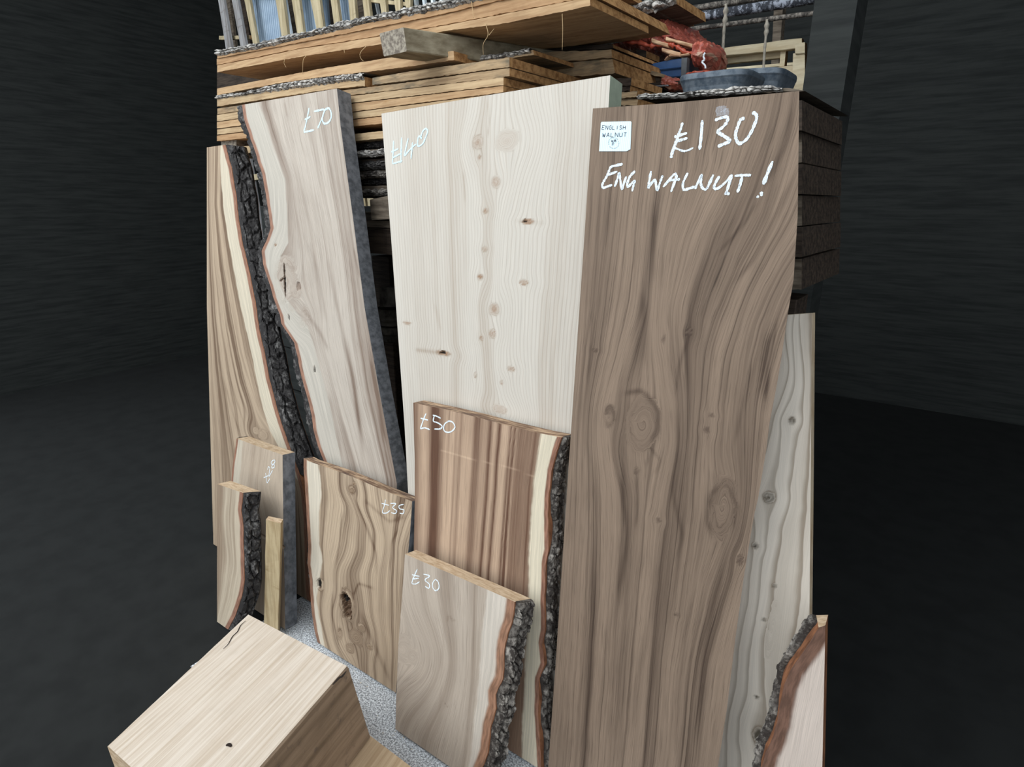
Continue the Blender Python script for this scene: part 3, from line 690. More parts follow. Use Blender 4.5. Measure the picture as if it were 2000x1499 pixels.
B35 = Board(0.99, 12.0)
o35, e = make_board('waney_oak_offcut', 'short swirly oak offcut with a dark knot hole, price 35', B35, 0.042,
    [(593, 896), (595, 953), (599, 1008), (602, 1062), (601, 1103), (605, 1131), (605, 1158), (609, 1194), (614, 1230), (622, 1262)], [(805, 980), (801, 1040), (794, 1110), (783, 1250), (772, 1361)],
    [(593, 896), (604, 902), (643, 915), (668, 924), (703, 938), (744, 956), (805, 980)], five(OAK35, END_DIRTY, SAWN_GREY, SAWN_GREY, INNER), group='short offcuts leaning in front', liveL=0.005, seed=61, wav=0.007, tone_rand=0.22,
    sapL=[(620, 905), (625, 928), (628, 961), (623, 1005), (624, 1062), (630, 1098), (622, 1140), (618, 1170), (622, 1200), (634, 1262)],
    guides=[[(593, 896), (599, 1008), (602, 1062), (605, 1131), (609, 1194), (622, 1262)], [(625, 920), (628, 961), (624, 1062), (632, 1100), (634, 1150), (632, 1200), (650, 1275)],
            [(660, 925), (675, 985), (667, 1030), (664, 1080), (650, 1125), (648, 1180), (658, 1230), (675, 1295)], [(690, 935), (700, 985), (722, 1030), (718, 1085), (694, 1125), (702, 1200), (712, 1260), (730, 1330)],
            [(745, 957), (752, 1000), (757, 1070), (742, 1130), (738, 1200), (752, 1340)], [(805, 980), (790, 1010), (775, 1060), (770, 1150), (772, 1361)]],
    knots=[((677, 1182), 15, 30, 0.1, 0.8, 0.35), ((623, 1141), 9, 12, 0.2, 0.6), ((687, 957), 7, 8, 0.5, 0.7), ((692, 945), 3, 3, 0.7, 0.5), ((696, 1246), 13, 13, 0.25, 0.7), ((722, 1264), 5, 5, 0.6, 0.6), ((706, 1226), 7, 8, 0.3, 0.8), ((664, 1238), 5, 12, 0.3, 0.6), ((684, 1268), 8, 10, 0.15, 0.6)],
    streaks=[([(668, 985), (664, 1060), (655, 1110)], 0.004, 0.45), ([(690, 970), (712, 1020), (735, 1080), (735, 1130)], 0.006, 0.4), ([(715, 980), (760, 1020), (790, 1010)], 0.006, 0.3), ([(650, 1150), (648, 1200), (664, 1270)], 0.005, 0.4), ([(700, 1190), (740, 1280), (765, 1340)], 0.01, 0.3),
             ([(780, 1030), (765, 1060), (760, 1120)], 0.005, 0.35), ([(730, 1150), (700, 1140), (690, 1165)], 0.005, 0.4)],
    pits=[((677, 1182), 9, 24, 0.35, 0.02, 1.0), ((671, 1170), 4, 8, 0.2, 0.012, 1.6), ((623, 1141), 5, 8, 0.3, 0.012, 1.8)])
bark_edge(o35, e, 'L', 0.011, (0.03, 0.014), BARK_DK, start=0.1, seed=45, peel=0.6)
strokes(o35, B35, 'chalk_price', [[(1182, 535), (1174, 575), (1160, 626), (1190, 630), (1214, 612)], [(1154, 562), (1180, 568), (1207, 576)], [(1216, 562), (1256, 564), (1232, 592), (1262, 615), (1250, 634), (1222, 628)],
    [(1312, 568), (1280, 578), (1283, 600), (1312, 608), (1308, 634), (1284, 632)]], 0.0034, CHALK, (430, 830), 3.656)

B50 = Board(1.034, 7.0)
o50, e = make_board('waney_brown_offcut', 'brown striped offcut with cream sapwood and bark on its right edge, price 50', B50, 0.046,
    [(807, 787), (810, 900), (810, 980), (808, 1085), (800, 1300)], [(1097, 855), (1086, 884), (1077, 920), (1075, 944), (1070, 980), (1070, 1028), (1071, 1076), (1066, 1104), (1064, 1170), (1064, 1230), (1059, 1260), (1063, 1298), (1053, 1328), (1051, 1380), (1055, 1470)],
    [(807, 787), (880, 803), (930, 815), (985, 830), (1060, 848), (1097, 855)], five(ELM50, END_DIRTY, INNER, SAWN_GREY, SAWN_GREY), group='short offcuts leaning in front', liveR=0.003, bevR=0.006, seed=71, wav=0.004,
    sapR=[(1059, 845), (1047, 908), (1043, 944), (1036, 1028), (1033, 1088), (1033, 1155), (1026, 1290), (1021, 1409), (1020, 1480)],
    guides=[[(807, 787), (810, 980), (808, 1085), (800, 1300)], [(880, 803), (875, 950), (868, 1100), (860, 1300)], [(960, 824), (952, 950), (940, 1100), (930, 1400)], [(1059, 845), (1043, 944), (1033, 1088), (1021, 1409)], [(1097, 855), (1075, 944), (1066, 1104), (1055, 1470)]],
    tone=([900]*32, [740+x/4.165 for x in (290, 315, 335, 370, 400, 430, 470, 510, 540, 600, 638, 648, 680, 740, 770, 800, 830, 860, 890, 910, 930, 960, 985, 1015, 1035, 1052, 1065, 1082, 1100, 1122, 1170, 1250)],
          [0.85, 0.65, 0.39, 0.13, 0.33, 1.04, 0.98, 0.65, 0.16, 0.1, 0.39, 0.65, 0.2, 0.26, 0.85, 0.78, 0.45, 0.39, 0.98, 0.39, 0.2, 1.1, 0.26, 0.13, 0.26, 0.98, 0.39, 0.91, 0.26, 0.78, 0.78, 0.72]),
    streaks=[([(860, 880), (920, 897), (1000, 915), (1072, 943)], 0.0012, -0.25)])
bark_edge(o50, e, 'R', 0.012, (0.032, 0.014), BARK_MID, start=0.12, seed=55, peel=0.5)
strokes(o50, B50, 'chalk_price', [[(385, 283), (365, 330), (348, 380), (341, 406), (375, 400), (416, 415)], [(340, 322), (375, 330), (402, 338)], [(440, 297), (470, 305), (505, 322)], [(452, 303), (445, 345), (478, 358), (515, 385), (500, 408), (452, 410)],
    [(572, 345), (540, 365), (527, 405), (548, 434), (590, 430), (620, 395), (602, 355), (562, 342)]], 0.0046, CHALK, (740, 740), 4.165)

B30 = Board(0.893, 13.0)
o30, e = make_board('waney_oak_offcut', 'short plain oak offcut with rugged bark on its right side, price 30', B30, 0.046,
    [(791, 1083), (785, 1170), (778, 1260), (774, 1360), (772, 1433)], [(1005, 1176), (1002, 1200), (998, 1221), (990, 1240), (986, 1260), (984, 1305), (981, 1328), (968, 1358), (969, 1385), (958, 1424), (952, 1469), (943, 1496)],
    [(791, 1083), (880, 1121), (983, 1166), (1005, 1176)], five(OAK30, END_PALE, INNER, SAWN_GREY, SAWN_GREY), group='short offcuts leaning in front', liveR=0.003, bevR=0.022, seed=81, wav=0.007, tone_rand=0.1,
    sapR=[(952, 1155), (943, 1218), (938, 1290), (934, 1350), (926, 1409), (920, 1470), (915, 1500)],
    guides=[[(791, 1083), (800, 1180), (815, 1260), (790, 1340), (765, 1400)], [(840, 1104), (845, 1200), (862, 1280), (840, 1350), (810, 1430)], [(890, 1126), (895, 1220), (892, 1320), (875, 1420), (860, 1490)], [(945, 1150), (938, 1290), (920, 1470)], [(1005, 1176), (984, 1305), (958, 1424), (943, 1496)]],
    knots=[((786, 1268), 20, 26, -0.05, 0.85), ((806, 1284), 10, 14, 0.0, 0.8)], streaks=[([(875, 1203), (874, 1214)], 0.002, 0.6), ([(879, 1205), (883, 1212), (889, 1213)], 0.002, 0.55), ([(868, 1210), (862, 1330), (858, 1400)], 0.004, 0.18), ([(866, 1370), (875, 1383)], 0.0015, 0.5)])
bark_edge(o30, e, 'R', 0.019, (0.03, 0.02), BARK_MID, start=0.08, seed=65, peel=0.4, out=0.005)
strokes(o30, B30, 'chalk_price', [[(185, 208), (166, 250), (150, 298), (175, 304), (200, 290)], [(150, 244), (175, 250), (200, 254)], [(152, 272), (172, 270), (195, 266)], [(224, 240), (266, 252), (235, 278), (264, 306), (260, 332), (236, 320)],
    [(300, 275), (285, 300), (288, 332), (306, 348), (326, 330), (322, 292), (302, 272)]], 0.0036, CHALK, (760, 1050), 3.339)

# boards at the right edge
BF = Board(1.125, 7.0)
fir, e = make_board('fir_board', 'grey pale softwood board with flowing grain, half hidden behind the walnut board', BF, 0.045,
    [(1470, 620), (1425, 1000), (1370, 1400)], [(1586, 612), (1583, 1000), (1578, 1480)], [(1470, 620), (1586, 612)], five(FIR, PINE_SIDE, PINE_SIDE, PINE_SIDE, PINE_SIDE), group='boards leaning for sale', seed=91, wav=0.007, tone_rand=0.1,
    guides=[[(1470, 620), (1425, 1000), (1370, 1400)], [(1530, 640), (1540, 720), (1520, 780), (1500, 860), (1478, 960), (1470, 1060), (1445, 1250), (1430, 1400)], [(1548, 640), (1552, 740), (1535, 800), (1530, 880), (1520, 970), (1500, 1060), (1490, 1150), (1478, 1250), (1476, 1360), (1462, 1440)],
            [(1562, 620), (1570, 760), (1566, 860), (1545, 960), (1538, 1020), (1520, 1120), (1512, 1200), (1500, 1300), (1505, 1400)], [(1586, 612), (1583, 1000), (1560, 1200), (1540, 1300), (1525, 1400)]],
    knots=[((1547, 822), 7, 7, 0.8, 0.8), ((1501, 972), 12, 11, 0.7, 0.8), ((1475, 1067), 6, 5, 0.9, 0.6), ((1513, 1145), 4, 4, 0.9, 0.5), ((1492, 1211), 4, 3, 0.9, 0.5), ((1486, 1442), 16, 19, 0.95, 0.85), ((1478, 1362), 4, 3, 0.9, 0.5), ((1507, 1235), 11, 60, 0.04, 0.6)])
BR = Board(0.985, 10.0)
rs, e = make_board('waney_offcut', 'pale pinkish offcut with brown inner bark in the bottom right corner', BR, 0.05,
    [(1598, 1228), (1562, 1283), (1545, 1310), (1532, 1335), (1525, 1370), (1520, 1410), (1510, 1440), (1497, 1470), (1488, 1499), (1480, 1580), (1480, 1700)], [(1612, 1222), (1606, 1500), (1600, 1700)], [(1598, 1226), (1612, 1222)],
    five(PINKISH, END_PALE, INNER, SAWN_GREY, INNER), group='short offcuts leaning in front', liveL=0.003, bevL=0.01, seed=95, wav=0.004)
bark_edge(rs, e, 'L', 0.010, (0.016, 0.010), BARK_MID, start=0.4, seed=75, peel=0.8)

# ------------------------------------------------------------------ square-sawn pieces: prisms with softened, slightly uneven edges
def prism(name, A, Bv, mats, parent=None, loc=None, nseg=24, rough=0.0015, seed=1, dz=(0, 0, 1), mi_ends=1, bev=0.003, faces_mi=None):
    """A, Bv: arrays (4,3) of matching corners of both ends; surface subdivided along the length, edges uneven"""
    A = np.asarray(A, float); Bv = np.asarray(Bv, float)
    ca = A.mean(0); cb = Bv.mean(0)
    def ring8(q):
        out = []
        for i in range(4):
            p, a, b = q[i], q[i-1], q[(i+1) % 4]
            da = (a-p)/max(np.linalg.norm(a-p), 1e-9); db = (b-p)/max(np.linalg.norm(b-p), 1e-9)
            out += [p+da*bev, p+db*bev]
        return np.array(out)
    ra, rb = ring8(A), ring8(Bv)
    V = []; ln = np.linalg.norm(cb-ca)
    up1 = (A[1]-A[0]); up1 = up1/np.linalg.norm(up1); up2 = (A[3]-A[0]); up2 = up2/np.linalg.norm(up2)
    for k in range(nseg+1):
        t = k/nseg; r = ra*(1-t)+rb*t
        for i in range(8):
            c = i//2
            j1 = rough*2*float(fbm(np.array([t*ln*28.0]), np.array([c*7.3]), seed, 3)[0]); j2 = rough*2*float(fbm(np.array([t*ln*28.0]), np.array([c*7.3+3]), seed+9, 3)[0])
            V.append(r[i]+up1*j1+up2*j2)
    Fc = []; mi = []
    for k in range(nseg):
        for i in range(8):
            a = k*8+i; b = k*8+(i+1) % 8
            Fc.append((a, b, b+8, a+8)); mi.append(0 if faces_mi is None else faces_mi[(i//2) if i % 2 else (i//2)])
    Fc.append(tuple(range(8))[::-1]); mi.append(mi_ends)
    Fc.append(tuple(nseg*8+i for i in range(8))); mi.append(mi_ends)
    if loc is None and parent is None:
        allp = np.concatenate([A, Bv]); loc = allp.mean(0); loc[2] = allp[:, 2].min()
    return link(name, V, Fc, mats, parent, loc, mi)

BEAM = grain_mat('fresh_oak_beam', srgb(222, 208, 192), srgb(192, 172, 150), (150, 3, 150), 2.0, 0.25, 0.8, 0.1, rotz=math.radians(-13.4))
BEAM_SHADED_SIDE = grain_mat('oak_beam_shaded_side', srgb(166, 142, 118), srgb(124, 104, 84), (40, 3, 40), 5.0, 0.3, 0.75, 0.25, grime=srgb(112, 96, 84), gr=0.55, rotz=math.radians(-13.4))  # darker than the beam top: the shade of the sides is put into the colour
BEAM_LOW = grain_mat('oak_beam_low', srgb(206, 180, 148), srgb(178, 150, 118), (110, 3, 110), 7.0, 0.3, 0.75, 0.12, rotz=math.radians(-11.5))
zt, zl = 0.42, 0.165
a = on_z(483, 1200, zt); b = on_z(680, 1303, zt); c = on_z(511, 1499, zt); a2 = on_z(437, 1243, zt)
d = on_z(723.5, 1443, zl)
ax = (c-b)/np.linalg.norm(c-b)
Ln = 0.42
b_lo = np.array([d[0], d[1], zl+0.001]); dl = np.array([a[0], a[1]+0.012, zl+0.001])
crease = on_z(683, 1497, zl)-d; crease /= np.linalg.norm(crease)
axl = (a2-a)/np.linalg.norm(a2-a)
endA = np.array([dl, a, b, b_lo])
endB = np.array([dl+axl*Ln, a+axl*Ln, b+ax*Ln, b_lo+crease*Ln])
bm = prism('oak_beam', endA, endB, [BEAM, END_PALE, BEAM_SHADED_SIDE], nseg=40, rough=0.0003, seed=4, bev=0.004, faces_mi=[2, 0, 2, 2])
tag(bm, 'large square oak beam with bright top and shaded side at bottom left', 'beam')
# crack along its left edge: a thin dark split lying in the top face
def tube(name, pts, rad, mat, parent=None, loc=None, nside=8, taper=None, smooth=True):
    p = np.asarray(pts, float); n = len(p)
    rad = np.full(n, rad, float) if np.isscalar(rad) else np.asarray(rad, float)
    d = np.gradient(p, axis=0); d /= np.maximum(np.linalg.norm(d, axis=1), 1e-9)[:, None]
    ref = np.array([0, 0, 1.0]) if abs(d[0][2]) < 0.9 else np.array([1.0, 0, 0])
    V = []
    for i in range(n):
        u = np.cross(d[i], ref); u /= max(np.linalg.norm(u), 1e-9); w = np.cross(u, d[i])
        for k in range(nside):
            th = 2*math.pi*k/nside; V.append(p[i]+(u*math.cos(th)+w*math.sin(th))*rad[i])
    Fc = [(i*nside+k, i*nside+(k+1) % nside, (i+1)*nside+(k+1) % nside, (i+1)*nside+k) for i in range(n-1) for k in range(nside)]
    Fc += [tuple(range(nside))[::-1], tuple((n-1)*nside+k for k in range(nside))]
    if parent is None and loc is None: loc = p[np.argmin(p[:, 2])]
    return link(name, V, Fc, [mat], parent, loc, None, smooth)
CRACK = flat_mat('crack_shadowed_split', srgb(46, 36, 30), 0.95)
def split_line(parent, px, z, w, name='split'):
    q = smooth_poly(px, 4); P3 = on_z(q[:, 0], q[:, 1], z)
    d = np.gradient(P3, axis=0); d /= np.linalg.norm(d, axis=1)[:, None]; n = np.stack([-d[:, 1], d[:, 0], 0*d[:, 0]], 1)
    wd = w*(0.3+0.7*np.sin(np.linspace(0.15, math.pi-0.15, len(P3))))[:, None]
    V = np.concatenate([P3+n*wd, P3-n*wd]); k = len(P3)
    return link(name, V, [(i, i+k, i+k+1, i+1) for i in range(k-1)], [CRACK], parent)
sp = split_line(bm, [(480, 1213), (470, 1222), (464, 1234), (454, 1244), (446, 1258), (436, 1268)], zt+0.0012, 0.0013)
sp['label'] = 'dark split along the top left edge'
kn_ = split_line(bm, [(441, 1457), (447, 1455), (452, 1459)], zt+0.0012, 0.004, 'knot')
chip = split_line(bm, [(650, 1338), (662, 1325), (668, 1322), (676, 1312)], zt+0.0012, 0.0035, 'bruise')
# lower oak beam it lies on
e1 = d+np.array([0, 0, 0]); w2 = np.array([0.34, -0.001, 0]); back = np.array([-0.40, 0.012, 0])
top0 = e1+back; top1 = e1+w2
dirl = crease
z0 = np.array([0, 0, -zl])
low = prism('oak_beam', np.array([top0+z0, top0, top1, top1+z0]), np.array([top0+dirl*.46+z0, top0+dirl*.46, top1+dirl*.46, top1+dirl*.46+z0]), [BEAM_LOW, END_PALE], nseg=24, rough=0.0003, seed=8, bev=0.004)
tag(low, 'lower pale oak beam lying on the floor beneath the large beam', 'beam')

# square stake behind the small bark offcut
ST = grain_mat('stake_wood', srgb(196, 176, 140), srgb(160, 136, 100), (60, 60, 5), 6.0, grime=srgb(140, 112, 70), gr=0.62)
BST = Board(0.915, 5.0)
tl, tr = BST.uv([(519, 1016), (541, 1011)]); bl_, br_ = BST.uv([(513, 1209), (531, 1222)])
def stv(u, v, dep): return BST.pos(u, v, -dep)
tu0, tu1, tv = tl[0], tr[0], tl[1]
th_, tn_ = [], []
p_t = [BST.pos(tu0, tv), BST.pos(tu1, tv+0.004, -0.014), BST.pos(tu1-0.02, tv+0.004, -0.036), BST.pos(tu0-0.018, tv, -0.022)]
bu = BST.uv([(512, 1212)])[0][0]
off = np.array([bu-tu0, 0, 0]); 
p_b = [p+off*0.9-np.array([0, BST.s, BST.c])*(tv-0.006) for p in p_t]
stk = prism('wooden_stake', np.array(p_b), np.array(p_t), [ST, END_PALE], nseg=16, rough=0.001, seed=12, bev=0.002)
tag(stk, 'narrow square wooden stake standing between two oak offcuts at lower left', 'stake', 'short offcuts leaning in front')

# ------------------------------------------------------------------ timber stack behind
PLANK = [grain_mat('fresh_plank_%s' % k, srgb(*a_), srgb(*b_), (5, 60, 110), s_, 0.3, 0.75, 0.25, grime=g_, gr=0.6)
         for k, a_, b_, s_, g_ in (('amber', (184, 148, 110), (152, 116, 82), 1.0, srgb(150, 110, 70)), ('honey', (192, 160, 122), (158, 124, 90), 4.0, srgb(160, 120, 76)), ('straw', (194, 168, 132), (158, 130, 98), 8.0, srgb(150, 120, 84)))]
PLANK_STAIN = grain_mat('stained_plank', srgb(176, 150, 116), srgb(132, 108, 82), (5, 60, 110), 3.0, 0.3, 0.75, 0.3, grime=srgb(104, 94, 78), gr=0.46)
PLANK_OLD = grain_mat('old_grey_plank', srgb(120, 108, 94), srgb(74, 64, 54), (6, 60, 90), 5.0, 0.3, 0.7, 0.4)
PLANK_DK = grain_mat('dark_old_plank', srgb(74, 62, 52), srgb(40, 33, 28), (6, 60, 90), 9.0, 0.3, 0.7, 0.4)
PEND = grain_mat('plank_end', srgb(196, 150, 100), srgb(140, 98, 60), (60, 60, 60), 3.0, 0.35, 0.7, 0.35)
BEAR = grain_mat('bearer_block', srgb(150, 140, 118), srgb(110, 98, 78), (40, 6, 40), 3.0, 0.3, 0.7, 0.3)
BEAR_END = grain_mat('bearer_end', srgb(158, 148, 132), srgb(104, 94, 84), (90, 90, 90), 3.0, 0.35, 0.65, 0.3)

def plank(name, label, top, bot, depth, mat, off=0.0, nseg=140, rough=0.0011, seed=1, end=PEND, group='planks of the timber stack', cat='plank', parent=None, taper=0.0):
    """front face given by its top and bottom pixel lines on a plane 'off' behind the stack front; runs 'depth' metres back"""
    t = np.asarray(top, float); b = np.asarray(bot, float)
    k = np.linspace(0, 1, nseg+1)
    def res(p):
        s = np.concatenate([[0], np.cumsum(np.hypot(*np.diff(p, axis=0).T))]); s /= s[-1]
        return np.stack([np.interp(k, s, p[:, 0]), np.interp(k, s, p[:, 1])], 1)
    t, b = res(t), res(b)
    T = on_s(t[:, 0], t[:, 1], off); Bo = on_s(b[:, 0], b[:, 1], off)
    x = k*np.linalg.norm(T[-1]-T[0])
    T = T+np.outer(rough*fbm(x*60, 0*x+1, seed, 3), [0, 0, 1])+np.outer(rough*2*fbm(x*22, 0*x+4, seed+2, 3), -SB)
    Bo = Bo+np.outer(rough*1.6*fbm(x*80, 0*x+7, seed+4, 4), [0, 0, 1])+np.outer(rough*2*fbm(x*22, 0*x+4, seed+2, 3), -SB)
    dep = SB*depth
    th = (T-Bo)
    # keep the piece level going back
    V = np.concatenate([T, Bo, Bo+dep, T+dep]); m = nseg+1
    Fc = []; mi = []
    for i in range(nseg):
        Fc += [(m+i, m+i+1, i+1, i), (i, i+1, 3*m+i+1, 3*m+i), (2*m+i, 2*m+i+1, m+i+1, m+i), (3*m+i, 3*m+i+1, 2*m+i+1, 2*m+i)]; mi += [0]*4
    Fc += [(0, 3*m, 2*m, m), (nseg, m+nseg, 2*m+nseg, 3*m+nseg)]; mi += [1, 1]
    loc = (T.mean(0)+dep/2); loc[2] = Bo[:, 2].min()
    o = link(name, V, Fc, [mat, end], parent, loc if parent is None else None, mi)
    if parent is None: tag(o, label, cat, group)
    return o

def bark_band(parent, top, bot, off=0.0, amp=0.012, cell=(0.026, 0.010), mat=BARK_GREY, seed=1, res=0.003, nc=14, name='bark'):
    t = np.asarray(top, float); b = np.asarray(bot, float)
    def at(p, k):
        s = np.concatenate([[0], np.cumsum(np.hypot(*np.diff(p, axis=0).T))]); s /= s[-1]
        return np.stack([np.interp(k, s, p[:, 0]), np.interp(k, s, p[:, 1])], 1)
    L = np.linalg.norm(on_s(*t[-1], off)-on_s(*t[0], off)); n = int(L/res); k = np.linspace(0, 1, n)
    tt, bb = at(t, k), at(b, k); T = on_s(tt[:, 0], tt[:, 1], off); Bo = on_s(bb[:, 0], bb[:, 1], off)
    w = np.linspace(0, 1, nc); hgt = np.linalg.norm(T-Bo, axis=1).mean()
    X, Wd = np.meshgrid(k*L, w, indexing='ij')
    f1, f2, cid = voro(X/cell[0]+0.5*fbm(X*30, Wd*2, seed), Wd*hgt/cell[1]+0.4*fbm(X*30, Wd*2+9, seed+2), seed)
    cr = smooth01((f2-f1)/0.25)
    d = amp*(0.25+cr*(0.3+0.6*cid)+0.3*fbm(X*80, Wd*hgt*80, seed+4, 3))*np.minimum(smooth01(Wd/0.25), smooth01((1.02-Wd)/0.3))
    ragged = amp*0.5*fbm(X*60, 0*X+2, seed+6, 4)
    P = Bo[:, None]*(1-Wd[..., None])+T[:, None]*Wd[..., None]-SB*(d+0.001)[..., None]
    P[..., 2] += ragged*np.where((Wd < 0.12) | (Wd > 0.9), 1, 0.3)
    back_b = Bo+SB*0.004; back_t = T+SB*0.05; back_t[:, 2] += ragged[:, -1]*0.5
    A = np.concatenate([back_b[:, None], P, back_t[:, None]], 1)
    pl = np.concatenate([np.zeros((n, 1)), cr*(0.35+0.65*cid), np.full((n, 1), 0.5)], 1)
    return link(name, A.reshape(-1, 3), list(grid_faces(n, nc+2, 0, False)), [mat], parent, None, None, False, {'plate': pl.ravel()})

LX = 424   # the stack's own left end
def lx(p0, p1, x):
    return (x, p0[1]+(p1[1]-p0[1])*(x-p0[0])/(p1[0]-p0[0]))
# --- top pile
t1 = [(LX, 99), (500, 86), (600, 65), (700, 43), (800, 20), (900, -4), (1010, -30)]; t1b = [(LX, 114), (667, 67), (870, 26), (1010, -8)]
p = plank('bark_edged_plank', 'topmost plank of the upper pile, grey bark along its front edge', [(LX, 108), (500, 96), (600, 73), (700, 49), (800, 28), (900, 6), (1010, -18)], t1b, 0.5, PLANK[0], 0.0, seed=1)
bark_band(p, [(LX, 97), (470, 91), (510, 82), (560, 69), (600, 63), (640, 51), (670, 41), (720, 34), (750, 26), (800, 14), (860, 2), (1010, -36)], [(LX, 109), (480, 100), (540, 87), (600, 71), (660, 61), (720, 44), (760, 38), (800, 30), (870, 17), (1010, -16)], 0.0, 0.012, mat=BARK_GREY, seed=3, res=0.0035)
plank('plank', 'second plank down of the upper pile, between two dark seams', [(LX, 115), (667, 68.5), (870, 28), (1010, -6), (1148, -34)], [(LX, 126.5), (494, 113), (586, 94), (667, 82), (871, 48), (1060, 11), (1160, -9)], 0.42, PLANK[0], 0.006, seed=2)
t3 = plank('plank', 'lowest plank of the upper pile, its long underside seen from below', [(LX, 128), (494, 114.5), (586, 95.5), (667, 83.5), (871, 49.5), (1060, 12.5), (1152, -6)], [(LX, 141), (579, 112), (740, 87), (871, 60), (984, 46), (1153, 11)], 0.30, PLANK[1], 0.0, seed=3, rough=0.0009)
T3b = plank('plank', 'plank behind the lowest one of the upper pile, its cut end showing', [(LX+60, 118), (1060, 14), (1172, -9)], [(LX+60, 131), (871, 58), (1175, 8)], 0.3, PLANK[0], 0.31, seed=4)
plank('plank', 'short-ended plank on top of the upper pile at its right end', [(900, 5), (1100, -38), (1160, -52)], [(900, 18), (1100, -22), (1172, -36)], 0.3, PLANK[0], 0.36, seed=41)
FIB = flat_mat('frayed_fibre', srgb(206, 176, 132), 0.9)
def fibre(parent, px, off=-0.004, r=0.0011):
    q = smooth_poly(px, 5); return tube('wood_fibre', on_s(q[:, 0], q[:, 1], off), np.linspace(r, r*0.5, len(q)), FIB, parent, None, 5)
for px in ([(598, 109), (594, 114), (592, 120), (591, 145)], [(716, 90), (706, 100), (703, 108), (706, 116), (710, 119)], [(556, 116), (555, 124), (559, 132)], [(672, 97), (673, 104)]): fibre(t3, px)
for px in ([(921, 3), (923, 20), (925, 35)], [(948, 46), (953, 62), (952, 72), (944, 86), (944, 107)], [(955, 69), (965, 56)]): fibre(t3, px)
fibre(t3, [(1098, 27), (1099, 60), (1098, 98)], -0.004, 0.0008)
# wide boards poking out at the right end of the upper pile
r1 = plank('bark_edged_plank', 'bark-edged plank end jutting out right of the upper pile', [(1120, 26), (1215, 14), (1290, -4), (1320, -11)], [(1120, 46), (1213, 34), (1290, 16), (1322, 8)], 0.24, PLANK_OLD, 0.62, seed=5, end=PEND)
bark_band(r1, [(1120, 26), (1215, 14), (1290, -4), (1316, -11)], [(1120, 48), (1213, 38), (1260, 28), (1297, 18), (1318, 8)], 0.62, 0.022, (0.06, 0.022), BARK_GREY, seed=8)
plank('plank', 'shadowed wide board under the jutting bark-edged plank', [(960, 60), (1130, 34), (1297, 9)], [(960, 70), (1130, 45), (1298, 18)], 0.24, PLANK_STAIN, 0.64, seed=6)
plank('plank', 'added dark board standing in for the shade in the slot between the upper and lower pile', [(LX, 132), (600, 112), (900, 70)], [(LX, 186), (600, 158), (900, 116)], 0.05, PLANK_DK, 0.56, seed=44)  # added dark board takes the place of the shade between the piles
# --- bearer block between the piles
def bearer(name, label, front, ln, mat, endm, dirv, seed, off=0.0, group='bearers of the timber stack'):
    q = on_s(np.array([p_[0] for p_ in front], float), np.array([p_[1] for p_ in front], float), off)
    return tag(prism(name, q, q+np.asarray(dirv)*ln, [mat, endm], nseg=10, rough=0.001, seed=seed, bev=0.002), label, 'bearer', group)
z0 = on_s(870, 60, 0.0); pf = on_z(788, 53, z0[2]-0.007); bd = z0-pf; bd[2] = 0; bd /= np.linalg.norm(bd)
fq = np.array([hit(x_, y_, pf, SB) for x_, y_ in ((750, 109), (741, 61), (788, 53), (795, 102))])
fq[1][2] = fq[2][2]; fq[0][2] = fq[3][2] = (fq[0][2]+fq[3][2])/2
tag(prism('bearer_block', fq, fq+bd*(np.linalg.norm(z0-pf)+0.42), [BEAR, BEAR_END], nseg=10, rough=0.001, seed=3, bev=0.003), 'square grey-brown bearer block jutting out between upper and lower pile', 'bearer', 'bearers of the timber stack')
# --- lower pile
plank('plank', 'amber plank under the square bearer block, its end cut short', [(LX, 173), (640, 132), (745, 115), (815, 105), (886, 100)], [(LX, 186), (542, 163), (617, 152), (800, 130), (887, 117)], 0.45, PLANK[1], 0.0, seed=7)
p = plank('bark_edged_plank', 'bark-edged plank of the lower pile left of a dark gap', [(LX, 190), (523, 176), (650, 157), (712, 150)], [(LX, 208), (654, 173), (712, 168)], 0.4, PLANK[2], 0.004, seed=8)
bark_band(p, [(LX, 186), (480, 180), (540, 164), (617, 153), (700, 143), (712, 142)], [(LX, 194), (523, 180), (620, 167), (712, 155)], 0.004, 0.010, mat=BARK_GREY, seed=13, res=0.0035)
p = plank('plank', 'long plank right of the dark gap in the lower pile', [(727, 152), (800, 140), (860, 131), (995, 112)], [(727, 166), (800, 157), (995, 130.5)], 0.42, PLANK_STAIN, 0.0, seed=9)
q = plank('bark_edged_plank', 'thin bark-topped plank end on the right corner of the lower pile', [(893, 122), (960, 112), (1041, 98)], [(893, 127), (960, 119), (1043, 107)], 0.2, PLANK_STAIN, 0.10, seed=10)
bark_band(q, [(893, 117), (960, 107), (1035, 95)], [(893, 127), (960, 117), (1038, 104)], 0.1, 0.008, mat=BARK_GREY, seed=18)
plank('plank', 'grey-stained plank below the long right-hand plank', [(LX, 212), (684, 175), (800, 160.5), (995, 132.5)], [(LX, 223), (684, 186), (800, 172), (995, 149)], 0.42, PLANK_STAIN, 0.003, seed=11)
plank('plank', 'straw-coloured plank below the grey-stained plank', [(LX, 224.5), (684, 188), (780, 176), (983, 151)], [(LX, 237), (684, 201), (780, 190), (983, 166)], 0.40, PLANK[2], 0.0, seed=12, rough=0.0009)
plank('plank', 'plank just above the top of the pale pine board', [(LX, 238.5), (684, 203), (780, 192), (983, 168)], [(LX, 251), (690, 218), (780, 206), (983, 180)], 0.40, PLANK[1], 0.002, seed=13, rough=0.0009)
plank('plank', 'plank with ragged lower edge, seen either side of the tall oak board', [(LX, 253), (690, 220), (780, 208), (983, 182)], [(LX, 263), (690, 232), (800, 220), (983, 196)], 0.40, PLANK[2], 0.004, seed=14, rough=0.0009)
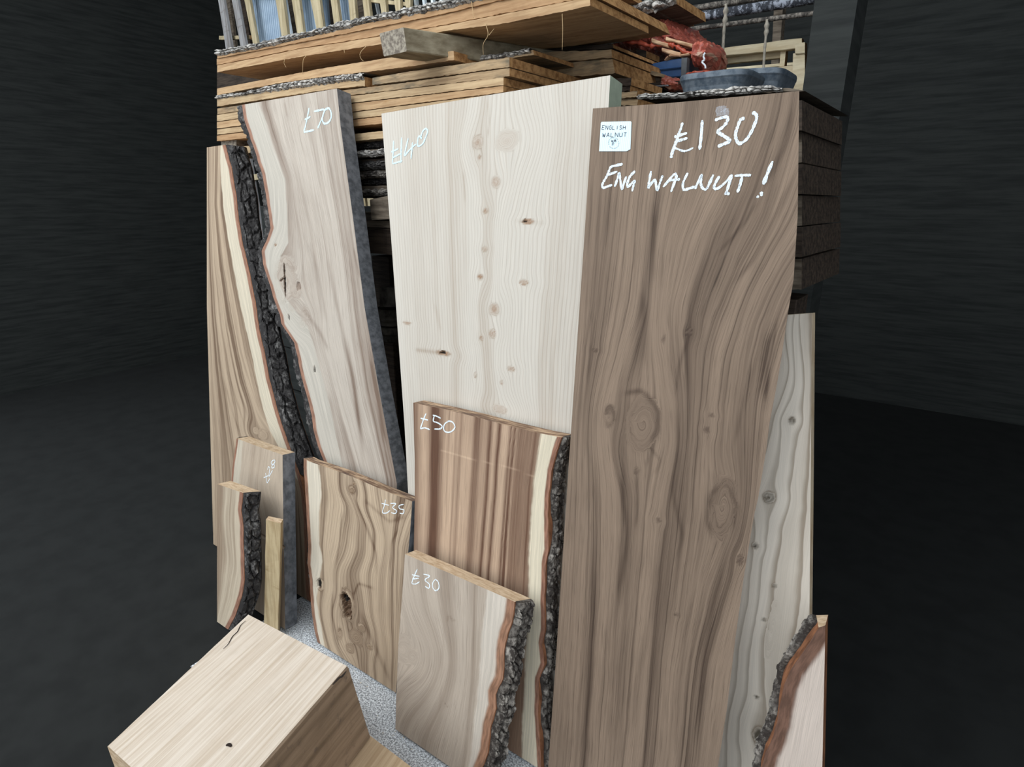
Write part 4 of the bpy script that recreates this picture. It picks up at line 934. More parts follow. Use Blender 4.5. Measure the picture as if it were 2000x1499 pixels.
plank('plank', 'lower plank above the dark slot of the lower pile', [(LX, 265), (690, 234), (800, 222), (983, 198)], [(LX, 276), (690, 247), (800, 236), (983, 213)], 0.40, PLANK[0], 0.0, seed=15, rough=0.0009)
plank('plank', 'bottom fresh plank of the lower pile, under the dark slot', [(LX, 292), (700, 261), (800, 250), (983, 228)], [(LX, 306), (700, 275), (800, 265), (983, 244)], 0.40, PLANK[2], 0.003, seed=16)
# spacers carrying the lower pile
for k, (x0, y0, y1) in enumerate(((432, 276, 292), (860, 229, 243))):
    bearer('bearer_block', ['thin spacer batten at the far left of the lower pile', 'thin spacer batten behind the pale pine board'][k], [(x0, y1), (x0, y0), (x0+30, y0-4), (x0+30, y1-4)], 0.38, PLANK_OLD, BEAR_END, SB, 20+k, 0.02)
# --- old dark boards below, seen in the gap between the two tall boards
XR = 990
def row(name, label, y0, y1, mat, bark=None, off=0.03, seed=1, barkm=BARK_MID, xl=560, slope=-0.02):
    f = lambda x, y: (x, y+(y-405)/1215*(x-725))
    o = plank(name, label, [f(xl, y0), f(725, y0), f(XR, y0)], [f(xl, y1), f(725, y1), f(XR, y1)], 0.4, mat, off, seed=seed, rough=0.0012, group='old dark boards under the stack')
    if bark: bark_band(o, [f(xl, bark[0]), f(725, bark[0]), f(XR, bark[0])], [f(xl, bark[1]), f(725, bark[1]), f(XR, bark[1])], off, 0.014, mat=barkm, seed=seed+3, res=0.006)
    return o
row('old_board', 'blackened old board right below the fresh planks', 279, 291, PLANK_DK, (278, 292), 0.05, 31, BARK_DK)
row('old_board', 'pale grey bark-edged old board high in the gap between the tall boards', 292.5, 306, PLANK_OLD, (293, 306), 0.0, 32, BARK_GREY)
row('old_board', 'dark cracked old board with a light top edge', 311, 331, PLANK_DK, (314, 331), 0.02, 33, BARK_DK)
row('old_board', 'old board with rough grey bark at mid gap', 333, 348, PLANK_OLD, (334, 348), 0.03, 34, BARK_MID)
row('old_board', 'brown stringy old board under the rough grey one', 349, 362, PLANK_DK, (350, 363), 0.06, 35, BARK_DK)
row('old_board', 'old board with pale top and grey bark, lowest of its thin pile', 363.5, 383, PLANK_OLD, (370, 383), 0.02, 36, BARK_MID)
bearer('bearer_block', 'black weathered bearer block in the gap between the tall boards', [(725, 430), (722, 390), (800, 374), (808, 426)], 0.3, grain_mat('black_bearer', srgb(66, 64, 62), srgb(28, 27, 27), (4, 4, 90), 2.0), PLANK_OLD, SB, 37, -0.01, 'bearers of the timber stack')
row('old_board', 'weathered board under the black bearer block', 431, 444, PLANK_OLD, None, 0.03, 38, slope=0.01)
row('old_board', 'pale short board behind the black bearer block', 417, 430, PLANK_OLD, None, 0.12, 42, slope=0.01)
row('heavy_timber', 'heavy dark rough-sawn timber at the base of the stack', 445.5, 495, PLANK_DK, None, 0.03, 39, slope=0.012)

# dusty machine part standing in the dark under the stack
DUST = flat_mat('dusty_iron', srgb(98, 92, 84), 0.8, 0.0, 0.2, 0.5, 18, srgb(40, 36, 32))
c0 = on_s(762, 600, 0.22); sc = np.linalg.norm(c0-CAM)/F
def ringz(cx, y, r, off=0.22): p = on_s(cx, y, off); return p, r*sc
mo = empty('machine_part', on_s(762, 668, 0.22)); tag(mo, 'dusty iron machine part in the dark gap under the stack', 'machine part')
bq = on_s(np.array([742., 742., 800., 800.]), np.array([600., 562., 562., 600.]), 0.16)
prism('housing', bq, bq+SB*0.16, [DUST, DUST], mo, None, 6, 0.001, 3, bev=0.004)
for k, (cy, h, r) in enumerate(((612, 22, 34), (628, 12, 26), (643, 14, 31), (657, 14, 30))):
    pc = on_s(768, cy, 0.24); rr = r*sc; hh = h*sc
    ang = np.linspace(0, 2*math.pi, 28, endpoint=False)
    prof = [(0.0, hh/2), (rr*0.92, hh/2), (rr, hh*0.35), (rr, -hh*0.35), (rr*0.92, -hh/2), (0.0, -hh/2)]
    V = [pc+np.array([math.cos(t)*a_, math.sin(t)*a_, z_]) for a_, z_ in prof for t in ang]
    Fc = [(i*28+j, i*28+(j+1) % 28, (i+1)*28+(j+1) % 28, (i+1)*28+j) for i in range(5) for j in range(28)]
    link('disc', V, [f[::-1] for f in Fc], [DUST], mo)
# stand for it
pc = on_s(768, 664, 0.24)
prism('stand', np.array([[pc[0]-.07, pc[1]-.07, 0], [pc[0]-.07, pc[1]+.07, 0], [pc[0]+.07, pc[1]+.07, 0], [pc[0]+.07, pc[1]-.07, 0]]),
      np.array([[pc[0]-.05, pc[1]-.05, pc[2]], [pc[0]-.05, pc[1]+.05, pc[2]], [pc[0]+.05, pc[1]+.05, pc[2]], [pc[0]+.05, pc[1]-.05, pc[2]]]), [PLANK_DK, PLANK_DK], mo, None, 6, 0.001, 5)
# trestles that carry the stack (dark, behind the boards)
for k, px in enumerate((640, 900)):
    g = on_s(px, 500 if k == 0 else 505, 0.05); t_ = empty('trestle', (g[0], g[1], 0)); tag(t_, ['dark timber trestle under the left of the stack', 'dark timber trestle under the middle of the stack'][k], 'trestle', 'trestles under the stack')
    for off in (0.05, 0.32):
        b0 = g+SB*off; h = b0[2]-0.02; s_ = 0.06
        sq = np.array([-SA*s_-SB*s_, -SA*s_+SB*s_, SA*s_+SB*s_, SA*s_-SB*s_])
        base = np.array([b0[0], b0[1], 0])
        prism('leg', base+sq, base+sq+np.array([0, 0, h]), [PLANK_DK, PLANK_DK], t_, None, 8, 0.002, 7+k)

# --- right-hand small pile of plank ends, behind the corner of the pine board
def rp(label, c0_, c1_, c2_, c3_, depth, mat, off, seed, name='plank'):
    return plank(name, label, [c0_, c1_], [c3_, c2_], depth, mat, off, 20, 0.0025, seed, group='plank ends of the right pile')
rp('top plank of the small right pile, end towards the red plastic', (1020, 104), (1194, 97), (1195, 113), (1020, 125), 0.42, PLANK_STAIN, 0.30, 51)
rp('second plank of the small right pile, thicker with a waney end', (1020, 128), (1196, 116), (1201, 143), (1020, 158), 0.40, PLANK_STAIN, 0.31, 52)
rp('dark top board lying flat on the small right pile', (1020, 94), (1196, 86), (1198, 95), (1020, 103), 0.34, PLANK_DK, 0.36, 53)
rp('short block under the second plank of the right pile', (1180, 154), (1233, 152), (1232, 166), (1180, 168), 0.2, PLANK_DK, 0.30, 54)
rp('lower short block of the right pile', (1180, 170), (1232, 168), (1231, 178), (1180, 180), 0.2, PLANK_DK, 0.31, 55)
rp('plank end with a notch beside the pine board corner', (1160, 183), (1246, 179), (1244, 190), (1160, 195), 0.25, PLANK_STAIN, 0.28, 56)
rp('lowest plank end beside the pine board corner', (1160, 196), (1246, 192), (1244, 205), (1160, 210), 0.25, PLANK_STAIN, 0.29, 57)
rp('thin upper lath sticking out right of the small pile', (1215, 122), (1300, 146), (1299, 154), (1215, 132), 0.1, PLANK_STAIN, 0.55, 58, 'lath')
rp('thin lower lath sticking out right of the small pile', (1240, 146), (1312, 155), (1311, 165), (1240, 158), 0.12, PLANK_OLD, 0.58, 59, 'lath')
rp('small dark knotty offcut on the right pile', (1243, 97), (1262, 99), (1262, 112), (1243, 108), 0.1, PLANK_DK, 0.64, 60, 'offcut')
# bark-edged plank behind the top of the walnut board and dark planks beneath it
p = plank('bark_edged_plank', 'grey bark-edged plank lying just behind the top of the walnut board', [(1247, 185), (1330, 181), (1450, 171), (1552, 173)], [(1247, 193), (1330, 191), (1450, 182), (1572, 178)], 0.45, PLANK_OLD, 0.05, seed=61, group='bark-edged planks of the right pile')
bark_band(p, [(1247, 184), (1330, 180), (1400, 174), (1450, 169), (1505, 168), (1530, 171)], [(1247, 194), (1330, 191), (1400, 187), (1450, 184), (1500, 180), (1530, 178)], 0.05, 0.008, (0.018, 0.007), BARK_GREY, seed=62, res=0.0025)
for k in range(6):
    y = 200+k*62
    lab = ['first', 'second', 'third', 'fourth', 'fifth', 'sixth'][k]
    o = plank('old_board', 'dark old timber behind the walnut board, %s below the bark-edged plank' % lab, [(1260, y+4+0.02*y), (1566, y-4)], [(1260, y+58+0.02*y), (1566, y+55)], 0.4, PLANK_OLD if k % 2 else PLANK_DK, 0.05+0.03*(k % 2), seed=70+k, group='old timbers of the right pile', end=PLANK_DK)
g = on_s(1420, 575, 0.1); t_ = empty('trestle', (g[0], g[1], 0)); tag(t_, 'dark timber trestle under the right pile behind the fir board', 'trestle', 'trestles under the stack')
for x in (1330, 1520):
    b0 = on_s(x, 572, 0.25); s_ = 0.06
    sq = np.array([-SA*s_-SB*s_, -SA*s_+SB*s_, SA*s_+SB*s_, SA*s_-SB*s_]); base = np.array([b0[0], b0[1], 0])
    prism('leg', base+sq, base+sq+np.array([0, 0, b0[2]-0.005]), [PLANK_DK, PLANK_DK], t_, None, 8, 0.002, 7)
# added black balks, standing in for the unlit dark under the stack
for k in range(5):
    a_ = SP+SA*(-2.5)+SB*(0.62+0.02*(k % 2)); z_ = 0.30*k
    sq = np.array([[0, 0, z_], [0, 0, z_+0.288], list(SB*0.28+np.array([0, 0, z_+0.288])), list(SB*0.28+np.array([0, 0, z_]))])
    tag(prism('shade_balk', a_*[1, 1, 0]+sq, a_*[1, 1, 0]+SA*2.7+sq, [DARK_TIMBER, DARK_TIMBER], nseg=20, rough=0.002, seed=80+k), 'added black timber standing in for the dark beneath the stack, %s from the floor' % ['first', 'second', 'third', 'fourth', 'fifth'][k], 'shade_balk', 'added balks standing in for the dark beneath the stack')

# ------------------------------------------------------------------ slatted pallets and corrugated sheets behind the stack, top left
SLAT_Y = grain_mat('slat_yellowish', srgb(206, 190, 156), srgb(164, 146, 112), (50, 50, 4), 2.0, grime=srgb(130, 114, 92), gr=0.6)
SLAT_G = grain_mat('slat_grey', srgb(178, 176, 176), srgb(132, 126, 122), (50, 50, 4), 5.0, grime=srgb(110, 98, 88), gr=0.58)
WHITE_LATH_AND_SLIT = flat_mat('white_lath_and_light_slit', srgb(232, 240, 244), 0.6, var=0.05)
BLUE_SHEET = flat_mat('blue_corrugated_metal', srgb(182, 200, 216), 0.45, 0.0, 0.5, 0.2, 8, srgb(156, 176, 196))
def to_floor(p, q, z=0.02):
    """extend the line p (upper) -> q (lower) down to height z"""
    k = (p[2]-z)/(p[2]-q[2]); return p+(q-p)*k
def slat(parent, x0, x1, xb0, xb1, off, mat, yb=88.0, th=0.02, name='slat', seed=1, ytop=-45.0, full=True):
    """upright slat: pixel x at y=0 (x0..x1) and at y=yb (xb0..xb1)"""
    e_ = lambda a, b, y: a+(b-a)*y/yb
    A = on_s(e_(x0, xb0, ytop), ytop, off); Bq = on_s(e_(x1, xb1, ytop), ytop, off)
    a2_ = on_s(xb0, yb, off); b2_ = on_s(xb1, yb, off)
    if full: a2_ = to_floor(A, a2_); b2_ = to_floor(Bq, b2_)
    dv = SB*th
    return prism(name, np.array([a2_, a2_+dv, b2_+dv, b2_]), np.array([A, A+dv, Bq+dv, Bq]), [mat, PEND], parent, None, 12, 0.001, seed, bev=0.0015)
def rail(parent, p0, p1, h, off, mat, th=0.022, name='rail', seed=1):
    a_, b_ = on_s(*p0, off), on_s(*p1, off); a1, b1 = on_s(p0[0], p0[1]+h, off), on_s(p1[0], p1[1]+h, off); dv = SB*th
    return prism(name, np.array([a1, a_, a_+dv, a1+dv]), np.array([b1, b_, b_+dv, b1+dv]), [mat, PEND], parent, None, 12, 0.001, seed, bev=0.0015)
def pal(label, px, off):
    g = on_s(px, 300, off); g[2] = 0; t_ = empty('slatted_pallet', g); return tag(t_, label, 'pallet', 'slatted pallets standing behind the stack')
pa = pal('greyish slatted pallet at the top left corner behind the stack', 462, 1.0)
slat(pa, 426, 436.5, 440.5, 452, 1.0, SLAT_G, 93, seed=1); slat(pa, 452.5, 464, 468.5, 480, 1.0, SLAT_G, 87, seed=2)
rail(pa, (428, 70), (488, 69), 7.5, 1.045, SLAT_Y, seed=3); rail(pa, (428, 330), (488, 329), 8, 1.045, SLAT_Y, seed=3)
pb = pal('yellowish slatted pallet in front of blue corrugated sheets', 580, 0.98)
for k, (x0, x1, xb0, xb1, yb) in enumerate(((477, 487, 493, 502, 82), (538, 553, 550, 562, 71), (569.5, 584, 580, 593, 65), (606, 624, 618, 632, 57), (646, 658, 652.5, 665, 50), (680, 692, 684, 696, 42))):
    slat(pb, x0, x1, xb0, xb1, 0.98, SLAT_Y, yb, seed=10+k)
slat(pb, 553.5, 556.5, 564, 568, 1.0, WHITE_LATH_AND_SLIT, 69, name='lath', seed=19)
rail(pb, (474, 345), (700, 300), 12, 1.0, SLAT_Y, seed=20); rail(pb, (474, -25), (700, -32), 10, 1.0, SLAT_Y, seed=21)
pc_ = pal('pale slatted pallet with a cross rail, above the bark-topped plank', 760, 0.98)
for k, (x0, x1, xb0, xb1, yb) in enumerate(((708, 719.5, 712, 724, 37), (740.5, 752, 745, 755, 28), (769, 781, 772.5, 782, 23), (790, 801, 793, 801, 17))):
    slat(pc_, x0, x1, xb0, xb1, 0.98, SLAT_Y, yb, seed=30+k)
rail(pc_, (719, -4), (800, 4.5), 8, 1.0, SLAT_Y, seed=36); rail(pc_, (738, 290), (830, 280), 10, 1.0, SLAT_Y, seed=37)
for k, (x, xb) in enumerate(((730, 736), (808, 811), (824, 828), (841, 844), (858, 861))):
    w_ = 2.6 if k == 0 else 4.2
    slat(pc_, x, x+w_, xb, xb+w_, 1.05, WHITE_LATH_AND_SLIT, 30, name='lath', seed=40+k)  # white strips stand in for daylight showing through the slats
rail(pc_, (722, 270), (866, 255), 10, 1.07, SLAT_Y, seed=46)
def sheet(label, x0, x1, off, seed, yb=80.0):
    ang = (x1-x0)
    A = on_s(x0, -45., off); Bq = on_s(x1, -45., off); a2_ = to_floor(A, on_s(x0+13, yb, off)); b2_ = to_floor(Bq, on_s(x1+10, yb-8, off))
    wd_ = np.linalg.norm(Bq-A); n = max(24, int(wd_/0.0025)); k = np.linspace(0, 1, n); z = 0.013*np.sin(k*wd_/0.024*2*math.pi)
    T = A+np.outer(k, Bq-A)-np.outer(z, SB); D = a2_+np.outer(k, b2_-a2_)-np.outer(z, SB)
    V = np.concatenate([D, T, D+SB*0.0015, T+SB*0.0015])
    Fc = [(i, i+1, n+i+1, n+i) for i in range(n-1)]+[(2*n+i+1, 2*n+i, 3*n+i, 3*n+i+1) for i in range(n-1)]+[(0, n, 3*n, 2*n), (n-1, 3*n-1, 4*n-1, 2*n-1)][:1]
    loc = (D[0]+D[-1])/2
    o = link('corrugated_sheet', V, Fc, [BLUE_SHEET], None, loc, None, True)
    return tag(o, label, 'metal sheet', 'blue corrugated sheets behind the pallets')
sheet('narrow blue corrugated sheet just right of the grey pallet', 486, 499, 1.09, 1)
sheet('widest blue corrugated sheet, seen between two slats', 499.5, 540, 1.07, 2)
sheet('blue corrugated sheet at the middle of the yellowish pallet', 582, 636, 1.08, 3)
sheet('blue corrugated sheet at the right of the yellowish pallet', 657, 683, 1.08, 4)
for k, (x0, x1, lab) in enumerate(((434, 448, 'dim brown board leaning behind the grey pallet'), (466, 478, 'dark plum board behind the grey pallet, right of its second slat'), (548, 574, 'dim brown board behind the yellowish pallet, between two blue sheets'), (634, 652, 'dim board right of the middle blue sheet'), (692, 712, 'dim tan board between the two paler pallets'))):
    e0 = empty('leaning_board', to_floor(on_s(x0, -45., 1.3), on_s(x0+8, 80., 1.3), 0.0)); tag(e0, lab, 'board', 'dim boards behind the pallets')
    slat(e0, x0, x1, x0+11, x1+10, 1.3, PLANK_OLD if k in (0, 2, 4) else PLANK_DK, 80, 0.025, 'board_face', 60+k)

# ------------------------------------------------------------------ top right: rails, ropes, red plastic, tubs, pale crate
PIPE = bark_mat('cobwebbed_tarred_pipe', srgb(50, 52, 58), srgb(150, 154, 164), 2.0, 0.45, 0.62)
ROD = bark_mat('dusty_rod', srgb(58, 54, 50), srgb(140, 132, 122), 4.0, 0.4, 0.7)
for m_ in (PIPE, ROD):      # no plate attribute on these: use plain mixing
    for nd in list(m_.node_tree.nodes):
        if nd.type == 'ATTRIBUTE':
            for l_ in list(nd.outputs['Fac'].links): sk = l_.to_socket; m_.node_tree.links.remove(l_); sk.default_value = 1.0
def pipe(name, label, p0, p1, rpx, off, mat):
    a_, b_ = on_s(*p0, off), on_s(*p1, off); s_ = np.linalg.norm((a_+b_)/2-CAM)/F
    k = np.linspace(0, 1, 30)
    return tag(tube(name, a_+np.outer(k, b_-a_), rpx*s_*(1+0.12*fbm(k*30, 0*k, 3, 2)), mat), label, name.split('_')[-1], 'rails at the top right')
pipe('tarred_pipe', 'thick dark pipe furred with cobwebs across the top right', (1340, 37), (1612, -6), 7.5, 1.0, PIPE)
pipe('thin_rod', 'thin dusty rod below the thick furred pipe', (1280, 66), (1612, 23), 3.6, 0.95, ROD)
pipe('upper_rod', 'dusty rod just above the thick furred pipe', (1330, 20), (1560, -16), 4.5, 1.04, ROD)
pipe('thin_rod', 'slim rod showing over the small right pile, left of the red bundle', (1160, 90), (1260, 68), 3.2, 0.6, ROD)
pipe('metal_rod', 'slim bright rod lying under the plank ends of the right pile', (1228, 173), (1306, 167), 1.6, 0.5, flat_mat('bare_steel', srgb(150, 152, 156), 0.4, 0.6))
g = on_s(1618, 100, 0.9); pst = box('dark_post', (g[0]-0.06, g[1]+0.0, 0), (g[0]+0.06, g[1]+0.25, 4.5), DARK_TIMBER); tag(pst, 'black upright post at the right where the rails end', 'post')
e0 = empty('grey_post', to_floor(on_s(1512, -40., 2.0), on_s(1505, 80., 2.0), 0.0)); tag(e0, 'dim grey upright post behind the rails, above the pale crate', 'post')
slat(e0, 1512, 1530, 1508, 1524, 2.0, PLANK_OLD, 80, 0.06, 'post_face', 77)
ROPE = flat_mat('grey_rope', srgb(160, 152, 138), 0.9, var=0.4, sc=60)
def rope(label, px, off, r, knots=()):
    q = smooth_poly(px, 8); P3 = on_s(q[:, 0], q[:, 1], off)
    rr = r*(1+0.25*fbm(np.arange(len(q))*0.9, np.zeros(len(q)), 3, 2))
    for ky in knots: rr = rr+r*0.9*np.exp(-((q[:, 1]-ky)/5)**2)
    return tag(tube('rope', P3, rr, ROPE), label, 'rope', 'ropes hanging from the rails')
rope('left grey rope hanging from the furred pipe to the tubs', [(1418, 8), (1417, 30), (1414, 60), (1412, 95), (1409, 125), (1408, 150)], 0.86, 0.0050, (22, 40))
rope('right grey rope with a knot, hanging in front of the pale crate', [(1498, 38), (1497, 60), (1494, 90), (1492, 120), (1490, 146)], 0.86, 0.0042, (50, 62))
# pale crate
CRATE = grain_mat('pale_crate_wood', srgb(236, 222, 190), srgb(206, 186, 150), (5, 60, 60), 3.0, grime=srgb(180, 160, 126), gr=0.66)
g = on_s(1500, 150, 1.15); pcx = empty('pale_crate', (g[0], g[1], 0)); tag(pcx, 'pale slatted wooden crate at the top right, dark inside', 'crate')
def cslat(p, name='slat', off=1.15, th=0.03, seed=1, floor=False):
    q = on_s(np.array([p_[0] for p_ in p], float), np.array([p_[1] for p_ in p], float), off)
    return prism(name, np.array([q[3], q[0], q[0]+SB*th, q[3]+SB*th]), np.array([q[2], q[1], q[1]+SB*th, q[2]+SB*th]), [CRATE, PEND], pcx, None, 10, 0.001, seed, bev=0.002)
cslat([(1398, 95), (1566, 74), (1566, 94), (1398, 111)], off=1.12, seed=1)
cslat([(1400, 113), (1527, 99), (1527, 113), (1400, 126)], off=1.16, seed=2)
cslat([(1400, 142), (1549, 127.5), (1549, 147), (1400, 160)], off=1.12, seed=3)
cslat([(1402, 110), (1414, 109), (1414, 160), (1402, 160)], 'upright', off=1.15, seed=4)
cslat([(1525, 97), (1535, 96), (1532, 130), (1522, 131)], 'upright', off=1.14, seed=5)
cslat([(1549, 104), (1572, 102), (1572, 300), (1543, 300)], 'corner_post', off=1.10, seed=6)
cslat([(1553, 84), (1572, 82), (1572, 104), (1553, 106)], 'corner_block', off=1.09, seed=7)
cslat([(1400, 134), (1549, 122), (1549, 128), (1400, 140)], 'slat', off=1.5, seed=8)
# legs of the crate down to the floor
for x in (1408, 1556):
    a_ = on_s(x, 158, 1.16); prism('leg', np.array([[a_[0]-.02, a_[1]-.02, 0], [a_[0]-.02, a_[1]+.02, 0], [a_[0]+.02, a_[1]+.02, 0], [a_[0]+.02, a_[1]-.02, 0]]),
        np.array([[a_[0]-.02, a_[1]-.02, a_[2]], [a_[0]-.02, a_[1]+.02, a_[2]], [a_[0]+.02, a_[1]+.02, a_[2]], [a_[0]+.02, a_[1]-.02, a_[2]]]), [CRATE, PEND], pcx, None, 4, 0.001, 9)
# galvanised tubs
GALV = flat_mat('galvanised_blue_grey', srgb(96, 104, 112), 0.45, 0.3, 0.5, 0.4, 60, srgb(58, 70, 82))
def tub(label, xl, xr, yl, yr, ybl, ybr, off, depth):
    A, Bq = on_s(xl, yl, off+depth/2), on_s(xr, yr, off+depth/2)
    a_, b_ = on_s(xl+6, ybl, off+depth/2), on_s(xr-9, ybr, off+depth/2)
    c_ = (A+Bq)/2; hl = np.linalg.norm(Bq-A)/2; ex = (Bq-A)/(2*hl); h = max(0.05, ((A+Bq)/2-(a_+b_)/2)[2])
    n = 72; t = np.linspace(0, 2*math.pi, n, endpoint=False)
    sx = np.sign(np.cos(t))*np.abs(np.cos(t))**0.45; sy = np.sign(np.sin(t))*np.abs(np.sin(t))**0.45
    def ringp(s, z): return c_+np.outer(sx*hl*s, ex)+np.outer(sy*depth/2*s, SB)+np.array([0, 0, z])
    R = [ringp(0.86, -h), ringp(0.93, -h*0.5), ringp(0.99, -0.012), ringp(1.02, -0.008), ringp(1.025, 0.0), ringp(1.0, 0.004), ringp(0.97, -0.004), ringp(0.91, -h*0.5), ringp(0.84, -h+0.004)]
    V = np.concatenate(R); Fc = [(i*n+j, i*n+(j+1) % n, (i+1)*n+(j+1) % n, (i+1)*n+j) for i in range(len(R)-1) for j in range(n)]
    Fc += [tuple(range(n))[::-1], tuple((len(R)-1)*n+j for j in range(n))]
    loc = c_+np.array([0, 0, -h])
    o = link('metal_tub', V, Fc, [GALV], None, loc, None, False); tag(o, label, 'tub', 'galvanised tubs on the right pile')
    s0 = ringp(1.0, 0)[34]; s1 = ringp(0.885, -h)[34]
    return o
tub('longer galvanised metal tub on the bark-edged plank behind the walnut', 1345, 1481, 161, 146.5, 181, 171, 0.10, 0.16)
tub('shorter galvanised tub, right of the longer tub below the pale crate', 1468, 1546, 148, 145, 171, 168, 0.27, 0.16)
# blue plastic crate with grey bracket
BLUE = flat_mat('blue_plastic', srgb(52, 84, 128), 0.4, 0.0, 0.4, 0.2)
q = on_s(np.array([1262., 1336., 1336., 1262.]), np.array([126., 112., 150., 154.]), 0.62)
bc = prism('blue_crate', np.array([q[3], q[0], q[0]+SB*.2, q[3]+SB*.2]), np.array([q[2], q[1], q[1]+SB*.2, q[2]+SB*.2]), [BLUE, BLUE], nseg=6, rough=0.0005, seed=3)
tag(bc, 'blue plastic crate in shadow under the red plastic bundle', 'crate')
q = on_s(np.array([1262., 1338., 1338., 1262.]), np.array([136., 128., 132., 140.]), 0.612)
prism('rim', np.array([q[3], q[0], q[0]+SB*.02, q[3]+SB*.02]), np.array([q[2], q[1], q[1]+SB*.02, q[2]+SB*.02]), [BLUE, BLUE], bc, None, 6, 0.0005, 4)
BRK = flat_mat('grey_bracket', srgb(96, 98, 100), 0.5, 0.2, 0.3, 0.4)
q = on_s(np.array([1331., 1342., 1340., 1330.]), np.array([113., 112., 154., 155.]), 0.58)
br = prism('metal_bracket', np.array([q[3], q[0], q[0]+SB*.02, q[3]+SB*.02]), np.array([q[2], q[1], q[1]+SB*.02, q[2]+SB*.02]), [BRK, BRK], nseg=6, rough=0.0005, seed=5)
tag(br, 'upright grey bracket beside the blue crate', 'bracket')
sh = plank('shelf_board', 'dark board carrying the blue crate and red plastic at the right', [(1225, 166), (1345, 156), (1440, 148)], [(1225, 172), (1345, 164), (1440, 156)], 0.5, PLANK_DK, 0.5, seed=90, cat='shelf', group=None)

def red_mat():
    t = NT('red_plastic_sheet'); o = t.obj()
    n = t.noise(t.scale(o, 30, 30, 60), 1, 5, 0.65, 0.6); m = t.noise(t.scale(o, 10, 10, 26, rot=(0, 0.5, 0)), 1, 3, 0.6, 1.5)
    c = t.mix(t.ramp(n, 0.3, 0.65), srgb(150, 66, 52), srgb(206, 112, 92)); c = t.mix(t.ramp(m, 0.56, 0.66), c, srgb(206, 164, 138))
    t.put(t.b.inputs['Transmission Weight'], 0.15); t.bump(n, 0.7, 0.006)
    return t.done(c, 0.28, 0.5)
RED = red_mat(); RED2 = flat_mat('red_plastic_fold', srgb(190, 86, 62), 0.35, 0.0, 0.5, 0.3, 14)
def loaf(name, top, bot, depth, off, mat, parent, amp=0.014, seed=1, n=110, m=40, sq=0.9):
    x0, x1 = max(top[0][0], bot[0][0]), min(top[-1][0], bot[-1][0])
    xs = np.linspace(x0, x1, n); T = np.interp(xs, [p_[0] for p_ in top], [p_[1] for p_ in top]); D = np.interp(xs, [p_[0] for p_ in bot], [p_[1] for p_ in bot])
    A = on_s(xs, T, off+depth/2); Bq = on_s(xs, D, off+depth/2); c_ = (A+Bq)/2; hh = np.linalg.norm(A-Bq, axis=1)/2
    L_ = np.linalg.norm(A[-1]-A[0]); k = np.linspace(0, L_, n)
    env = np.minimum(1, np.sqrt(np.maximum(np.minimum(k, L_-k)/(0.18*L_), 0.02)))
    th = np.linspace(0, 2*math.pi, m, endpoint=False)
    K, TH = np.meshgrid(k, th, indexing='ij')
    rg = 1-np.abs(fbm(K*22+1.5*fbm(K*8, TH*1.2, seed), TH*1.6+K*9, seed+2, 4))*2.2
    d = amp*(rg-0.5)+amp*0.6*fbm(K*60, TH*5, seed+5, 3)
    ct, st = np.cos(TH), np.sin(TH)
    P = c_[:, None]+np.array([0, 0, 1.0])*((hh[:, None]+d)*np.sign(st)*np.abs(st)**sq)[..., None]+SB*((depth/2*env[:, None]+d)*np.sign(ct)*np.abs(ct)**sq)[..., None]
    Fc = [(i*m+j, i*m+(j+1) % m, (i+1)*m+(j+1) % m, (i+1)*m+j) for i in range(n-1) for j in range(m)]+[tuple(range(m))[::-1], tuple((n-1)*m+j for j in range(m))]
    return link(name, P.reshape(-1, 3), [f[::-1] for f in Fc], [mat], parent, None, None, False)
g = on_s(1310, 150, 0.6); rb = empty('plastic_bundle', g); tag(rb, 'crumpled red plastic sheet bundled over firewood at the top right', 'plastic sheet')
loaf('sheet', [(1128, 90), (1180, 84), (1230, 76), (1255, 66), (1290, 59), (1330, 55), (1352, 63), (1372, 84), (1382, 90)], [(1128, 97), (1200, 98), (1240, 100), (1270, 112), (1290, 122), (1310, 120), (1350, 112), (1382, 120)], 0.42, 0.66, RED, rb, 0.026, 3, 170, 60)
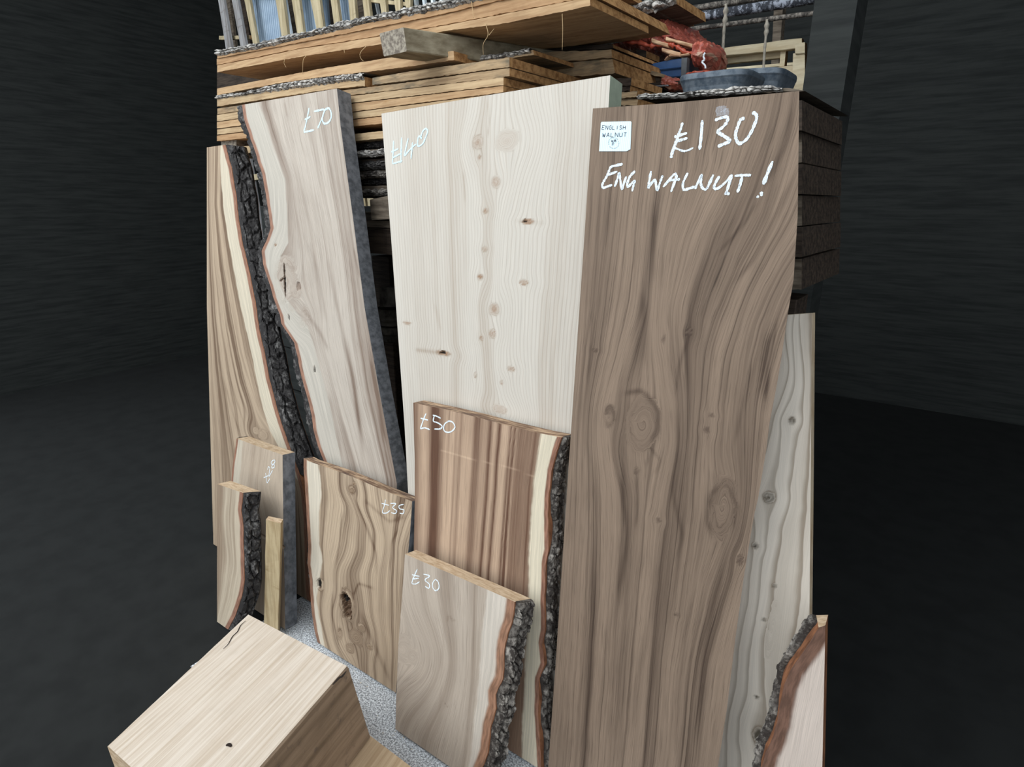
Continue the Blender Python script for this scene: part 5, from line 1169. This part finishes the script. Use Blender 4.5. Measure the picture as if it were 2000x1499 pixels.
loaf('sheet_tail', [(1366, 92), (1378, 83), (1395, 88), (1402, 98), (1408, 106)], [(1366, 120), (1374, 138), (1388, 142), (1398, 128), (1408, 110)], 0.2, 0.60, RED, rb, 0.014, 8, 60, 32)
loaf('sheet_fold', [(1340, 148), (1370, 142), (1400, 141), (1412, 143)], [(1340, 156), (1370, 153), (1400, 149), (1412, 148)], 0.1, 0.5, RED2, rb, 0.006, 12, 50, 20)
loaf('sheet_hem', [(1296, 152), (1320, 155), (1346, 166)], [(1296, 172), (1320, 176), (1346, 178)], 0.1, 0.5, RED, rb, 0.012, 15, 40, 20)
q = smooth_poly([(1222, 82), (1250, 84), (1270, 90), (1300, 86), (1320, 90), (1340, 102), (1366, 104), (1374, 110)], 8); P3 = on_s(q[:, 0], q[:, 1], 0.62)
tube('sheet_fold', P3, 0.0065*(1+1.1*fbm(np.arange(len(q))*0.9, np.zeros(len(q)), 4, 3)), RED2, rb, None, 10)
q = smooth_poly([(1377, 103), (1374, 110), (1376, 117), (1371, 121), (1377, 128), (1378, 134)], 6); tube('white_string', on_s(q[:, 0], q[:, 1], 0.575), 0.0028, WHITE_LATH_AND_SLIT, rb, None, 6)
FW_ = grain_mat('firewood', srgb(222, 186, 150), srgb(180, 134, 100), (8, 60, 60), 2.0)
for k, (a0, a1, w_) in enumerate((((1272, 74), (1304, 84), 8), ((1300, 71), (1352, 86), 8), ((1292, 93), (1328, 103), 8), ((1306, 108), (1345, 104), 3), ((1298, 115), (1304, 108), 3))):
    A, Bq = on_s(*a0, 0.61), on_s(*a1, 0.61); A2, B2 = on_s(a0[0], a0[1]+w_, 0.61), on_s(a1[0], a1[1]+w_, 0.61)
    f_ = prism('firewood_split', np.array([A2, A, A+SB*.05, A2+SB*.05]), np.array([B2, Bq, Bq+SB*.05, B2+SB*.05]), [FW_, FW_], None, None, 6, 0.002, k)
    tag(f_, ['pale firewood split at the left of the red bundle', 'long pale firewood split at the top of the red bundle', 'pale firewood split low in the red bundle', 'thin firewood stick under the red bundle', 'short firewood stick hanging below the red bundle'][k], 'firewood', 'firewood wrapped in red plastic')
